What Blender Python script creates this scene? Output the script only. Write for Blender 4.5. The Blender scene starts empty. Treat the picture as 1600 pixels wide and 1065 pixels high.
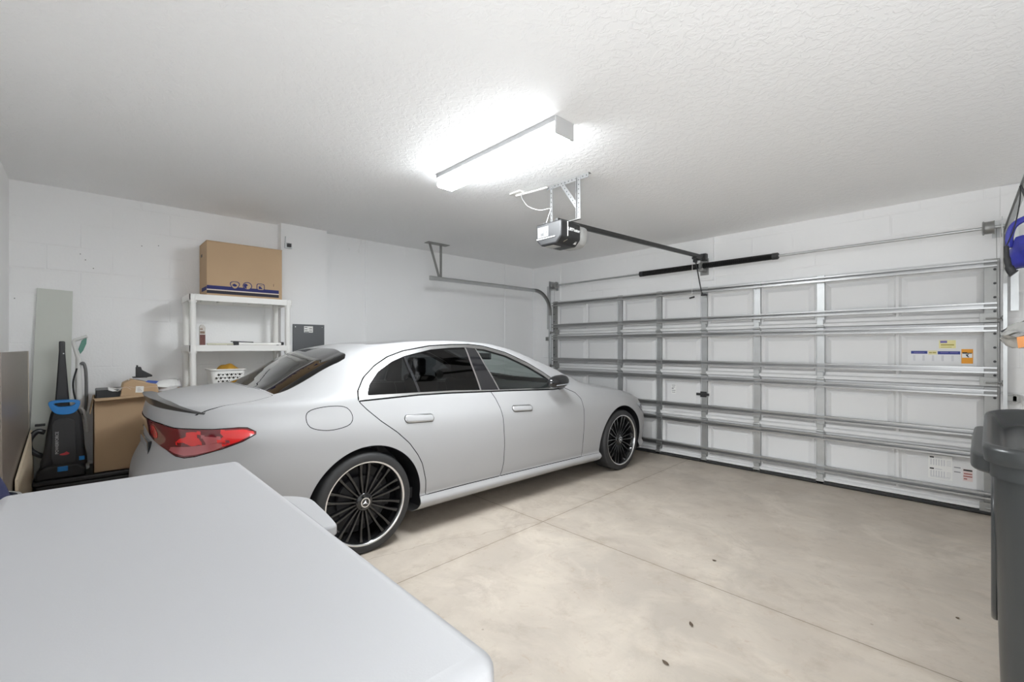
import bpy, bmesh, math, random
from mathutils import Vector, Matrix
random.seed(7)
PI = math.pi
scene = bpy.context.scene
COL = scene.collection

# ------------------------------------------------------------------ materials
def new_mat(name):
    m = bpy.data.materials.new(name); m.use_nodes = True
    nt = m.node_tree; b = nt.nodes['Principled BSDF']
    return m, nt, b
def link(nt, a, b): nt.links.new(a, b)
def simple(name, col, rough=.5, metal=0., coat=0., spec=.5, bump=0., bscale=60., var=0., vscale=6.):
    m, nt, b = new_mat(name)
    b.inputs['Base Color'].default_value = (*col, 1); b.inputs['Roughness'].default_value = rough
    b.inputs['Metallic'].default_value = metal; b.inputs['Coat Weight'].default_value = coat
    b.inputs['Coat Roughness'].default_value = .04; b.inputs['Specular IOR Level'].default_value = spec
    tc = nt.nodes.new('ShaderNodeTexCoord')
    if bump > 0:
        n = nt.nodes.new('ShaderNodeTexNoise'); n.inputs['Scale'].default_value = bscale; n.inputs['Detail'].default_value = 4
        link(nt, tc.outputs['Object'], n.inputs['Vector'])
        bp = nt.nodes.new('ShaderNodeBump'); bp.inputs['Strength'].default_value = bump; bp.inputs['Distance'].default_value = .004
        link(nt, n.outputs['Fac'], bp.inputs['Height']); link(nt, bp.outputs['Normal'], b.inputs['Normal'])
    if var > 0:
        n = nt.nodes.new('ShaderNodeTexNoise'); n.inputs['Scale'].default_value = vscale; n.inputs['Detail'].default_value = 5
        link(nt, tc.outputs['Object'], n.inputs['Vector'])
        mx = nt.nodes.new('ShaderNodeMix'); mx.data_type = 'RGBA'
        mx.inputs['A'].default_value = (*[c*(1-var) for c in col], 1); mx.inputs['B'].default_value = (*[min(1, c*(1+var)) for c in col], 1)
        link(nt, n.outputs['Fac'], mx.inputs['Factor']); link(nt, mx.outputs['Result'], b.inputs['Base Color'])
    return m
def glass_mat(name, tint, ior=1.5, rough=0.0):
    m = bpy.data.materials.new(name); m.use_nodes = True; nt = m.node_tree
    for n in list(nt.nodes): nt.nodes.remove(n)
    out = nt.nodes.new('ShaderNodeOutputMaterial'); tr = nt.nodes.new('ShaderNodeBsdfTransparent'); gl = nt.nodes.new('ShaderNodeBsdfGlossy')
    fr = nt.nodes.new('ShaderNodeFresnel'); mx = nt.nodes.new('ShaderNodeMixShader')
    tr.inputs['Color'].default_value = (*tint, 1); gl.inputs['Roughness'].default_value = rough; gl.inputs['Color'].default_value = (1, 1, 1, 1)
    # a thin pane reflects alike from both sides
    ge = nt.nodes.new('ShaderNodeNewGeometry'); mr = nt.nodes.new('ShaderNodeMapRange'); mr.inputs['To Min'].default_value = ior; mr.inputs['To Max'].default_value = 1/ior
    link(nt, ge.outputs['Backfacing'], mr.inputs['Value']); link(nt, mr.outputs[0], fr.inputs['IOR'])
    link(nt, fr.outputs[0], mx.inputs[0]); link(nt, tr.outputs[0], mx.inputs[1]); link(nt, gl.outputs[0], mx.inputs[2]); link(nt, mx.outputs[0], out.inputs[0])
    return m

# ------------------------------------------------------------------ mesh building
class MB:
    def __init__(s): s.v = []; s.f = []; s.mi = []; s.cur = 0
    def add(s, vs, fs):
        o = len(s.v); s.v += [tuple(v) for v in vs]
        for f in fs: s.f.append([i + o for i in f]); s.mi.append(s.cur)
        return s
    def box(s, x0, x1, y0, y1, z0, z1, M=None):
        vs = [(x0,y0,z0),(x1,y0,z0),(x1,y1,z0),(x0,y1,z0),(x0,y0,z1),(x1,y0,z1),(x1,y1,z1),(x0,y1,z1)]
        if M is not None: vs = [M @ Vector(v) for v in vs]
        return s.add(vs, [(0,3,2,1),(4,5,6,7),(0,1,5,4),(1,2,6,5),(2,3,7,6),(3,0,4,7)])
    def beam(s, a, b, w, h, up=(0,0,1)):
        """rectangular bar from a to b, w across, h along up"""
        a = Vector(a); b = Vector(b); d = (b-a).normalized(); up = Vector(up)
        r = d.cross(up)
        if r.length < 1e-6: r = d.cross(Vector((1,0,0)))
        r.normalize(); u = r.cross(d).normalized()
        vs = []
        for p in (a, b):
            for i, j in ((-1,-1),(1,-1),(1,1),(-1,1)): vs.append(p + r*(i*w/2) + u*(j*h/2))
        return s.add(vs, [(3,2,1,0),(4,5,6,7),(0,1,5,4),(1,2,6,5),(2,3,7,6),(3,0,4,7)])
    def tube(s, pts, r, n=12, caps=True):
        pts = [Vector(p) for p in pts]; rs = r if isinstance(r, (list, tuple)) else [r]*len(pts)
        t0 = (pts[1]-pts[0]).normalized(); up = Vector((0,0,1)) if abs(t0.z) < .9 else Vector((1,0,0))
        u = t0.cross(up).normalized(); vs = []
        for i, p in enumerate(pts):
            if i == 0: t = pts[1]-pts[0]
            elif i == len(pts)-1: t = pts[-1]-pts[-2]
            else: t = (pts[i+1]-pts[i]).normalized() + (pts[i]-pts[i-1]).normalized()
            t.normalize(); u = (u - t*u.dot(t)).normalized(); v = t.cross(u)
            for k in range(n):
                a = 2*PI*k/n; vs.append(p + (u*math.cos(a) + v*math.sin(a))*rs[i])
        fs = []
        for i in range(len(pts)-1):
            for k in range(n):
                k2 = (k+1) % n; fs.append((i*n+k, i*n+k2, (i+1)*n+k2, (i+1)*n+k))
        if caps: fs.append(tuple(range(n-1, -1, -1))); fs.append(tuple((len(pts)-1)*n + k for k in range(n)))
        return s.add(vs, fs)
    def lathe(s, prof, M=None, n=32, a0=0., a1=2*PI):
        """prof [(r, h)] about local z"""
        full = abs(a1-a0-2*PI) < 1e-6; m = n if full else n+1; vs = []
        for k in range(m):
            a = a0 + (a1-a0)*k/n
            for r, h in prof: vs.append(Vector((r*math.cos(a), r*math.sin(a), h)))
        if M is not None: vs = [M @ v for v in vs]
        q = len(prof); fs = []
        for k in range(n):
            k2 = (k+1) % m
            for i in range(q-1): fs.append((k*q+i, k2*q+i, k2*q+i+1, k*q+i+1))
        return s.add(vs, fs)
    def prism(s, poly, M, depth):
        """polygon [(x,y)] extruded along local z from 0 to depth, placed by M"""
        n = len(poly); ar = sum(poly[i][0]*poly[(i+1)%n][1]-poly[(i+1)%n][0]*poly[i][1] for i in range(n))
        if ar < 0: poly = poly[::-1]
        vs = [M @ Vector((x, y, 0)) for x, y in poly] + [M @ Vector((x, y, depth)) for x, y in poly]
        fs = [tuple(range(n-1, -1, -1)), tuple(range(n, 2*n))] + [(i, (i+1)%n, (i+1)%n+n, i+n) for i in range(n)]
        return s.add(vs, fs)
    def grid(s, rows):
        """rows of equal-length point lists"""
        c = len(rows[0]); vs = [p for r in rows for p in r]; fs = []
        for i in range(len(rows)-1):
            for j in range(c-1): fs.append((i*c+j, i*c+j+1, (i+1)*c+j+1, (i+1)*c+j))
        return s.add(vs, fs)

def origin(o):
    p = Vector((0,0,0))
    while o is not None: p += o.location; o = o.parent
    return p
def tag(o, label=None, cat=None, group=None, kind=None):
    if label: o['label'] = label
    if cat: o['category'] = cat
    if group: o['group'] = group
    if kind: o['kind'] = kind
    return o
def thing(name, loc, label, cat, group=None, kind=None):
    o = bpy.data.objects.new(name, None); COL.objects.link(o); o.location = loc; o.empty_display_size = .1
    return tag(o, label, cat, group, kind)
def obj(name, mb, mats, parent=None, smooth=False, bevel=0., seg=2, loc=None, solid=0., subsurf=0, fix=True, angle=35):
    """one mesh object; mesh given in world coordinates. parent None + loc -> top-level mesh with its origin at loc"""
    me = bpy.data.meshes.new(name)
    org = origin(parent) if parent else Vector(loc if loc else (0,0,0))
    me.from_pydata([tuple(Vector(v)-org) for v in mb.v], [], mb.f)
    mats = mats if isinstance(mats, (list, tuple)) else [mats]
    for m in mats: me.materials.append(m)
    for p, i in zip(me.polygons, mb.mi): p.material_index = i
    if fix:
        bm = bmesh.new(); bm.from_mesh(me)
        bmesh.ops.remove_doubles(bm, verts=bm.verts, dist=1e-6)
        bmesh.ops.recalc_face_normals(bm, faces=bm.faces); bm.to_mesh(me); bm.free()
    me.update()
    o = bpy.data.objects.new(name, me); COL.objects.link(o)
    if parent: o.parent = parent
    else: o.location = org
    if smooth:
        for p in me.polygons: p.use_smooth = True
        try: me.set_sharp_from_angle(angle=math.radians(angle))
        except Exception: pass
    if solid: md = o.modifiers.new('Solidify', 'SOLIDIFY'); md.thickness = solid; md.offset = 0
    if subsurf: md = o.modifiers.new('Subdivision', 'SUBSURF'); md.levels = subsurf; md.render_levels = subsurf
    if bevel:
        md = o.modifiers.new('Bevel', 'BEVEL'); md.width = bevel; md.segments = seg; md.limit_method = 'ANGLE'; md.angle_limit = math.radians(40)
        if not smooth:
            for p in me.polygons: p.use_smooth = True
            try: me.set_sharp_from_angle(angle=math.radians(60))
            except Exception: pass
    return o
def copy_tree(o, parent=None):
    c = o.copy(); COL.objects.link(c)
    if parent is not None: c.parent = parent
    for ch in list(o.children): copy_tree(ch, c)
    return c
def frame(origin_, x, y):
    """matrix whose local x,y axes are the given directions, z = x cross y"""
    x = Vector(x).normalized(); y = Vector(y).normalized(); z = x.cross(y).normalized()
    M = Matrix.Identity(4)
    for i in range(3): M[i][0] = x[i]; M[i][1] = y[i]; M[i][2] = z[i]; M[i][3] = origin_[i]
    return M
def text_mesh(txt, size, M, depth=.0006, shear=0., bold=0.):
    cu = bpy.data.curves.new('lettering', 'FONT'); cu.body = txt; cu.size = size; cu.extrude = depth; cu.shear = shear; cu.offset = bold
    cu.align_x = 'CENTER'; cu.align_y = 'CENTER'; cu.resolution_u = 3
    t = bpy.data.objects.new('lettering', cu); COL.objects.link(t)
    dg = bpy.context.evaluated_depsgraph_get(); dg.update()
    me = bpy.data.meshes.new_from_object(t.evaluated_get(dg))
    mb = MB(); mb.add([M @ v.co for v in me.vertices], [tuple(p.vertices) for p in me.polygons])
    bpy.data.objects.remove(t); bpy.data.curves.remove(cu); bpy.data.meshes.remove(me)
    return mb
def circle(r, n=24, cx=0., cy=0.): return [(cx+r*math.cos(2*PI*i/n), cy+r*math.sin(2*PI*i/n)) for i in range(n)]
def smooth_poly(pts, n=6):
    """closed Catmull-Rom through pts"""
    out = []; N = len(pts)
    for i in range(N):
        p0, p1, p2, p3 = pts[i-1], pts[i], pts[(i+1)%N], pts[(i+2)%N]
        for k in range(n):
            t = k/n
            out.append(tuple(.5*((2*p1[a]) + (-p0[a]+p2[a])*t + (2*p0[a]-5*p1[a]+4*p2[a]-p3[a])*t*t + (-p0[a]+3*p1[a]-3*p2[a]+p3[a])*t**3) for a in (0, 1)))
    return out
def resample(pts, n=8):
    """open Catmull-Rom through 3D pts"""
    P = [Vector(p) for p in pts]; P = [P[0]*2-P[1]] + P + [P[-1]*2-P[-2]]; out = []
    for i in range(1, len(P)-2):
        p0, p1, p2, p3 = P[i-1:i+3]
        for k in range(n):
            t = k/n; out.append(.5*((2*p1) + (p2-p0)*t + (2*p0-5*p1+4*p2-p3)*t*t + (3*p1-p0-3*p2+p3)*t**3))
    out.append(P[-2]); return out

# ------------------------------------------------------------------ palette
M_GALV = simple('galvanised_steel', (.54,.55,.55), rough=.38, metal=.85, var=.12, vscale=9)
M_GALV_D = simple('dull_steel', (.34,.34,.33), rough=.45, metal=.8, var=.15, vscale=12)
M_WHITE_ENAMEL = simple('white_enamel', (.385,.385,.395), rough=.55, bump=.05, bscale=220)
M_WHITE_PLASTIC = simple('white_plastic', (.84,.83,.80), rough=.42)
M_BLACK = simple('black_plastic', (.018,.018,.02), rough=.38)
M_BLACK_GLOSS = simple('black_gloss', (.012,.012,.013), rough=.12, coat=.6)
M_BLACK_RUBBER = simple('black_rubber', (.022,.022,.023), rough=.62, bump=.1, bscale=150)
M_DARK = simple('dark_grey_plastic', (.035,.035,.037), rough=.45)
M_CARD = simple('cardboard', (.50,.35,.215), rough=.85, var=.06, vscale=4, bump=.06, bscale=90)
M_CARD_EDGE = simple('cardboard_edge', (.50,.36,.22), rough=.85)
M_BLUE = simple('bright_blue_plastic', (.02,.22,.60), rough=.32)
M_PAPER = simple('white_paper', (.82,.82,.80), rough=.7)
M_INK = simple('black_ink', (.02,.02,.02), rough=.6)
M_WHITE_INK = simple('white_ink', (.85,.85,.85), rough=.6)
# ------------------------------------------------------------------ car surface (world Y, half width w, height z)
import numpy as np
def crv(kn, y):
    kn = np.array(kn, float); X = kn[:, 0]; V = kn[:, 1]
    dx = np.diff(X); dv = np.diff(V) / dx
    m = np.zeros(len(X)); m[0] = dv[0]; m[-1] = dv[-1]
    for i in range(1, len(X) - 1):
        if dv[i-1] * dv[i] > 0:
            w1 = 2*dx[i] + dx[i-1]; w2 = dx[i] + 2*dx[i-1]
            m[i] = (w1 + w2) / (w1/dv[i-1] + w2/dv[i])
    y = np.clip(np.asarray(y, float), X[0], X[-1])
    i = np.clip(np.searchsorted(X, y, side='right') - 1, 0, len(X) - 2)
    h = dx[i]; t = (y - X[i]) / h
    return ((2*t**3 - 3*t**2 + 1)*V[i] + (t**3 - 2*t**2 + t)*h*m[i]
            + (-2*t**3 + 3*t**2)*V[i+1] + (t**3 - t**2)*h*m[i+1])

REAR_L, FRONT_L = .62, .74
LV_YR = [.745, .725, .730, .660, .655, .675, .69, .71, .80, .80]
LV_YF = [5.725, 5.765, 5.79, 5.80, 5.80, 5.795, 5.79, 5.77, 5.62, 5.62]
LV_W = [.893, .928, .942, .930, .912, .905, .930, .900, .62, .0]
LV_Z = [  # (rear, rear quarter, mid rear, mid front, front wheel, front)
    [(.74, 1.045), (1.0, .995), (1.25, .968), (1.8, .957), (3.0, .930), (4.06, .898), (4.9, .845), (5.3, .79), (5.55, .70), (5.70, .64)],
    [(.72, .955), (1.2, .90), (1.8, .86), (4.0, .80), (4.9, .75), (5.4, .66), (5.73, .57)],
    [(.72, .80), (1.2, .75), (1.8, .68), (4.0, .64), (4.9, .60), (5.4, .53), (5.75, .48)],
    [(.68, .60), (1.2, .55), (1.8, .47), (4.0, .45), (4.9, .42), (5.75, .38)],
    [(.67, .46), (1.2, .42), (1.8, .335), (4.0, .31), (4.9, .30), (5.75, .29)],
    [(.67, .39), (1.2, .36), (1.8, .305), (4.0, .27), (4.9, .26), (5.75, .25)],
    [(.69, .31), (1.2, .28), (1.8, .245), (4.0, .225), (4.9, .21), (5.75, .20)],
    [(.71, .26), (1.2, .24), (1.8, .20), (4.0, .19), (4.9, .175), (5.75, .17)],
    [(.80, .23), (1.2, .20), (1.8, .17), (4.0, .17), (4.9, .16), (5.6, .16)],
    [(.80, .23), (1.2, .20), (1.8, .17), (4.0, .17), (4.9, .16), (5.6, .16)]]
G_W = [(.7, .965), (1.0, .972), (1.4, .990), (1.9, 1.0), (2.6, .995), (3.2, .99), (4.2, .99), (4.9, 1.0), (5.3, .985), (5.8, .96)]
F_R = [(.74, .74), (1.0, .745), (1.33, .745), (1.9, .715), (2.2, .685), (2.77, .665), (3.16, .672), (3.44, .695), (3.76, .755),
       (4.0, .81), (4.2, .855), (4.35, .875), (4.7, .80), (5.7, .76)]
Z_R = [(.74, 1.045), (1.0, 1.072), (1.24, 1.082), (1.33, 1.092), (1.8, 1.325), (2.0, 1.377), (2.14, 1.397), (2.34, 1.418), (2.77, 1.430),
       (3.16, 1.411), (3.44, 1.358), (3.76, 1.250), (4.01, 1.150), (4.17, 1.078), (4.33, 1.012), (4.45, .990), (4.75, .950), (5.2, .870), (5.5, .775), (5.7, .64)]
Z_C = [(.74, 1.045), (1.0, 1.094), (1.22, 1.112), (1.33, 1.134), (1.6, 1.265), (1.9, 1.392), (2.2, 1.440), (2.8, 1.466), (3.2, 1.452), (3.5, 1.405),
       (3.8, 1.300), (4.1, 1.168), (4.35, 1.052), (4.45, 1.016), (4.6, .998), (5.0, .945), (5.3, .885), (5.55, .79), (5.66, .71), (5.70, .64)]
Z_B = [(.74, 1.045), (1.0, 1.040), (1.33, 1.045), (1.8, 1.040), (2.27, 1.040), (2.97, 1.020), (3.75, .992), (4.2, .970), (4.5, .945), (4.9, .905),
       (5.2, .845), (5.5, .745), (5.7, .64)]
F_B = [(.74, .93), (1.3, .955), (1.8, .962), (4.2, .955), (4.6, .93), (5.7, .92)]

def hermite_chain(P, n_out):
    """P: (rows, k, 3) control points -> smooth chain through them, sampled n_out[j] times per segment."""
    d = np.linalg.norm(np.diff(P, axis=1), axis=2) + 1e-6
    s = np.concatenate([np.zeros((P.shape[0], 1)), np.cumsum(d, axis=1)], axis=1)
    K = P.shape[1]
    slope = np.diff(P, axis=1) / d[..., None]
    M = np.zeros_like(P); M[:, 0] = slope[:, 0]; M[:, -1] = slope[:, -1]
    ML = M.copy(); MR = M.copy()
    for j in range(1, K - 1):
        a = d[:, j][:, None]; b = d[:, j-1][:, None]
        M[:, j] = (slope[:, j-1]*a + slope[:, j]*b) / (a + b)
    MR[:] = M; ML[:] = M
    j = 9                                             # soft crease along the shoulder
    if K > 12:
        MR[:, j] = .2*M[:, j] + .8*slope[:, j]; ML[:, j] = .2*M[:, j] + .8*slope[:, j-1]
    out = []
    for j in range(K - 1):
        n = n_out[j]
        if n == 0: continue
        for q in range(n):
            t = q / n; h = d[:, j][:, None]
            out.append((2*t**3-3*t**2+1)*P[:, j] + (t**3-2*t**2+t)*h*MR[:, j] + (-2*t**3+3*t**2)*P[:, j+1] + (t**3-t**2)*h*ML[:, j+1])
    return out, P[:, -1]

def car_grid(nr=46, nm=190, nf=52):
    n = 2.5
    loops = []
    for k in range(10):
        yr, yf = LV_YR[k], LV_YF[k]
        a = np.linspace(0, math.pi/2, nr)
        yA = yr + REAR_L*(1 - np.cos(a)**(2/n)); cA = np.sin(a)**(2/n)
        yM = np.linspace(yr + REAR_L, yf - FRONT_L, nm)[1:-1]
        b = np.linspace(math.pi/2, 0, nf)
        nfp = 3.1
        yF = yf - FRONT_L*(1 - np.cos(b)**(2/nfp)); cF = np.sin(b)**(2/nfp)
        y = np.concatenate([yA, yM, yF]); cap = np.concatenate([cA, np.ones(len(yM)), cF])
        w = LV_W[k]*crv(G_W, y)*cap
        z = crv(LV_Z[k], y)
        loops.append(np.stack([w, y, z], axis=1))
    L = np.stack(loops, axis=1)                      # rows, level, 3
    y0 = L[:, 0, 1]; w0 = L[:, 0, 0]; z0 = L[:, 0, 2]
    def pt(w, z): return np.stack([w, y0, z], axis=1)
    zb = np.maximum(crv(Z_B, y0), z0); zr = np.maximum(crv(Z_R, y0), zb); zc = np.maximum(crv(Z_C, y0), zr)
    wb = w0*crv(F_B, y0); wr = w0*crv(F_R, y0)
    wm = .5*(wb+wr) + .045*(zr-zb); zm = .5*(zb+zr)
    chain = [L[:, k] for k in range(9, -1, -1)]      # underside ... shoulder
    chain += [pt(wb, zb), pt(wm, zm), pt(wr, zr), pt(wr*.74, zr+.66*(zc-zr)), pt(wr*.36, zr+.94*(zc-zr)), pt(w0*0, zc)]
    chain += [pt(-wr*.36, zr+.94*(zc-zr))]
    P = np.stack(chain, axis=1)
    nseg = [4, 4, 3, 3, 3, 6, 8, 8, 6, 6, 9, 9, 8, 7, 7]
    out, _ = hermite_chain(P, nseg + [0])
    out.append(P[:, -2])
    G = np.stack(out, axis=1)                        # rows, cols, 3
    G[..., 0] = np.maximum(G[..., 0], 0)
    ncolB = sum(nseg[:9])
    du = np.gradient(G, axis=0); dv = np.gradient(G, axis=1)
    N = np.cross(du, dv); ln = np.linalg.norm(N, axis=2, keepdims=True); N = N/np.maximum(ln, 1e-9)
    for i0, i1 in ((0, 1), (-1, -2)):
        bad = ln[i0, :, 0] < 1e-9
        N[i0][bad] = N[i1][bad]
    # outward check
    if N[150, 30, 0] < 0: N = -N
    return G, N, ncolB
# ------------------------------------------------------------------ the car
CX = 1.5
ORG = Vector((CX, 3.2, 0))
M_PAINT = simple('white_car_paint', (.41,.41,.415), rough=.45, spec=.15, coat=.3)
M_PAINT.node_tree.nodes['Principled BSDF'].inputs['Coat Roughness'].default_value = .28
M_GAP = simple('shut_line', (.012,.012,.012), rough=.9, spec=0.)
M_CHROME = simple('satin_chrome', (.66,.66,.66), rough=.3, metal=1.)
M_TRIM = simple('gloss_black_trim', (.012,.012,.014), rough=.1, coat=.8)
M_GL_REAR = glass_mat('privacy_glass', (.09,.093,.10))
M_GL_FRONT = glass_mat('tinted_glass', (.74,.81,.79))
M_GL_SCREEN = glass_mat('windscreen_glass', (.90,.94,.93))
M_RED = simple('red_lens', (.14,.006,.009), rough=.12, coat=1.)
M_RED_B = simple('bright_red_lens', (.75,.012,.012), rough=.2, coat=1.)
M_RED_P = simple('pale_red_lens', (.42,.10,.11), rough=.2, coat=1.)
M_INT = simple('dark_interior', (.03,.03,.032), rough=.7)
M_SEAT = simple('black_leather', (.035,.035,.037), rough=.5)
M_LAMP = simple('clear_lamp', (.45,.47,.50), rough=.08, metal=.5, coat=1.)
M_TYRE = simple('tyre_rubber', (.028,.028,.029), rough=.6, bump=.08, bscale=80)
M_RIM = simple('black_alloy', (.012,.012,.013), rough=.16, metal=.3, coat=.8)
M_SILVER = simple('machined_silver', (.82,.82,.83), rough=.2, metal=1.)

G, NG, NCB = car_grid()
nR, nC = G.shape[:2]
L1 = G[:, 36]
US = np.concatenate([[0], np.cumsum(np.linalg.norm(np.diff(L1[:, :2], axis=0), axis=1))])
# attributes: w y z | normal | u | column
ATT = np.concatenate([G, NG, np.repeat(US[:, None, None], nC, 1), np.repeat(np.arange(nC, dtype=float)[None, :, None], nR, 0)], axis=2).reshape(-1, 8)
from mathutils.bvhtree import BVHTree
_q = [(i*nC+j, i*nC+j+1, (i+1)*nC+j+1, (i+1)*nC+j) for i in range(nR-1) for j in range(nC-1)]
BVH = BVHTree.FromPolygons([tuple(p) for p in G.reshape(-1, 3)], _q)
def side_hit(y, z):
    h = BVH.ray_cast(Vector((3, y, z)), Vector((-1, 0, 0)))
    return h[0], h[1]

class Cutter:
    def __init__(s, att, faces): s.A = [np.array(a) for a in att]; s.F = [list(f) for f in faces]
    def cut(s, fn, lv=(0.,)):
        for c in lv:
            arr = np.array(s.A); d = fn(arr) - c
            d[np.abs(d) < 1e-7] = 1e-7
            cache = {}; NF = []
            A = s.A
            for f in s.F:
                sg = [d[i] > 0 for i in f]
                if all(sg) or not any(sg): NF.append(f); continue
                pos = []; neg = []
                n = len(f)
                for k in range(n):
                    a = f[k]; b = f[(k+1) % n]
                    (pos if sg[k] else neg).append(a)
                    if sg[k] != sg[(k+1) % n]:
                        key = (a, b) if a < b else (b, a)
                        if key not in cache:
                            t = d[a]/(d[a]-d[b]); cache[key] = len(A); A.append(A[a]*(1-t) + A[b]*t)
                        pos.append(cache[key]); neg.append(cache[key])
                if len(pos) >= 3: NF.append(pos)
                if len(neg) >= 3: NF.append(neg)
            s.F = NF
    def centroids(s):
        arr = np.array(s.A)
        return np.array([arr[f].mean(axis=0) for f in s.F])

def sdf_poly(poly, P):
    V = np.array(poly); W = np.roll(V, -1, axis=0); n = len(P)
    dmin = np.full(n, 1e9); inside = np.zeros(n, bool)
    for a, b in zip(V, W):
        e = b - a; q = P - a; t = np.clip((q @ e)/max(e @ e, 1e-12), 0, 1)
        dd = np.linalg.norm(q - t[:, None]*e, axis=1); dmin = np.minimum(dmin, dd)
        c = ((a[1] > P[:, 1]) != (b[1] > P[:, 1]))
        xx = a[0] + (P[:, 1]-a[1])/(b[1]-a[1] if abs(b[1]-a[1]) > 1e-12 else 1e-12)*e[0]
        inside ^= c & (P[:, 0] < xx)
    return np.where(inside, -dmin, dmin)
def YZ(poly): return lambda A: sdf_poly(poly, A[:, [1, 2]])
def WY(poly): return lambda A: sdf_poly(poly, A[:, [0, 1]])
def UZ(poly): return lambda A: sdf_poly(poly, A[:, [6, 2]])
ARCH_R = (1.845, .315, .408); ARCH_F = (4.905, .315, .412)
def arch(c): return lambda A: np.maximum(np.hypot(A[:, 1]-c[0], A[:, 2]-c[1]) - c[2], .56 - A[:, 0])
def lip(c): return lambda A: np.hypot(A[:, 1]-c[0], A[:, 2]-c[1]) - c[2]

DLO_OUT = [(1.803,1.028),(1.812,1.085),(1.875,1.170),(1.985,1.253),(2.10,1.312),(2.25,1.357),(2.516,1.398),(2.75,1.410),(2.95,1.412),(3.10,1.397),
           (3.349,1.336),(3.592,1.232),(3.77,1.130),(3.88,1.050),(3.965,.985),(3.79,.980),(3.247,1.005),(2.984,1.014),(2.543,1.031),(2.267,1.036)]
DLO_IN = [(1.865,1.055),(1.898,1.125),(1.992,1.212),(2.128,1.283),(2.243,1.322),(2.504,1.371),(2.70,1.385),(2.872,1.389),(3.085,1.371),(3.327,1.311),
          (3.573,1.206),(3.743,1.108),(3.84,1.035),(3.885,.999),(3.76,.993),(3.098,1.017),(2.6,1.043),(2.273,1.049)]
D_REAR = [(1.800,1.030),(1.806,1.012),(1.849,.962),(1.938,.877),(2.052,.789),(2.147,.699),(2.217,.604),(2.258,.530),(2.295,.400),(2.305,.284),(2.70,.282),
          (3.062,.277),(3.076,.320),(3.088,.400),(3.084,.540),(3.075,.674),(3.070,.778),(3.055,.863),(3.024,.950),(2.987,1.012),(2.984,1.03),(2.4,1.06)]
D_FRONT = [(2.987,1.012),(3.024,.950),(3.055,.863),(3.070,.778),(3.075,.674),(3.084,.540),(3.088,.400),(3.076,.320),(3.062,.277),(3.62,.268),(4.197,.258),
           (4.192,.49),(4.197,.75),(4.185,.86),(4.12,.925),(3.97,.984),(3.5,1.03),(2.99,1.04)]
FUEL = smooth_poly([(1.446,.952),(1.478,.991),(1.59,1.006),(1.703,.992),(1.740,.931),(1.706,.878),(1.579,.860),(1.467,.889)], 8)
TRUNK = [(-.1,.4),(.56,.4),(.59,.815),(.648,.864),(.690,.919),(.728,1.0),(.741,1.068),(.735,1.18),(.690,1.312),(.30,1.262),(-.1,1.255)]
REARGL = [(-.1,1.268),(.30,1.272),(.60,1.310),(.668,1.324),(.662,1.47),(.664,1.62),(.672,1.74),(.662,1.79),(.62,1.812),(.52,1.822),(.30,1.86),(-.1,1.88)]
SCREEN = [(-.1,4.43),(.35,4.39),(.62,4.26),(.715,4.14),(.685,4.0),(.630,3.78),(.585,3.58),(.545,3.47),(.30,3.41),(-.1,3.39)]
ROOFGL = [(-.1,2.03),(.44,2.06),(.525,2.13),(.535,2.2),(.515,2.6),(.505,3.0),(.50,3.28),(.44,3.36),(-.1,3.34)]
HOOD = [(-.1,4.46),(.40,4.42),(.70,4.28),(.765,4.30),(.775,4.7),(.76,5.1),(.70,5.42),(.52,5.60),(.25,5.66),(-.1,5.68)]
TAIL = [(.0,.938),(.22,.941),(.445,.936),(.606,.921),(.73,.922),(.863,.921),(1.00,.926),(1.04,.922),(1.092,.893),(1.017,.853),(.907,.815),(.751,.771),(.68,.760),(.606,.766),
        (.501,.794),(.292,.829),(.108,.871),(.0,.880),(-.1,.88),(-.1,.938)]
HEAD = [(5.24,.735),(5.42,.690),(5.56,.655),(5.66,.640),(5.70,.600),(5.66,.560),(5.50,.575),(5.34,.640)]
SILLZ = [(2.0,.292),(2.30,.286),(2.7,.283),(3.06,.279),(3.62,.270),(4.2,.260),(4.9,.238)]
def sill(A): return A[:, 2] - crv(SILLZ, A[:, 1])
QPIL = lambda A: (A[:, 1] - (2.237 + (1.322-A[:, 2])*.13))
BPIL0 = lambda A: (A[:, 1] - (2.868 + (1.381-A[:, 2])*.02))
BPIL1 = lambda A: (A[:, 1] - (3.007 + (1.341-A[:, 2])*.285))

ct = Cutter(ATT, _q)
cuts = [(arch(ARCH_R), (0., .012)), (arch(ARCH_F), (0., .012)), (YZ(DLO_OUT), (0., .010)), (YZ(DLO_IN), (0.,)), (YZ(D_REAR), (-.003, .003)), (YZ(D_FRONT), (-.003, .003)),
        (YZ(FUEL), (-.0022, .0022)), (UZ(TAIL), (0., .005)), (WY(TRUNK), (-.002, .002)), (WY(REARGL), (0., .035)), (WY(SCREEN), (0., .03)), (WY(ROOFGL), (0.,)),
        (WY(HOOD), (-.0025, .0025)), (YZ(HEAD), (0.,)), (sill, (-.003, 0.)), (QPIL, (0., .022)), (BPIL0, (0., .016)), (BPIL1, (0., -.014))]
for fn, lv in cuts: ct.cut(fn, lv)
Cn = ct.centroids()
val = {}
def V_(name, fn): val[name] = fn(Cn)
V_('ar', arch(ARCH_R)); V_('af', arch(ARCH_F)); V_('do', YZ(DLO_OUT)); V_('di', YZ(DLO_IN)); V_('dr', YZ(D_REAR)); V_('df', YZ(D_FRONT)); V_('fu', YZ(FUEL))
V_('ta', UZ(TAIL)); V_('tr', WY(TRUNK)); V_('rg', WY(REARGL)); V_('sc', WY(SCREEN)); V_('ro', WY(ROOFGL)); V_('ho', WY(HOOD)); V_('he', YZ(HEAD)); V_('si', sill)
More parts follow.
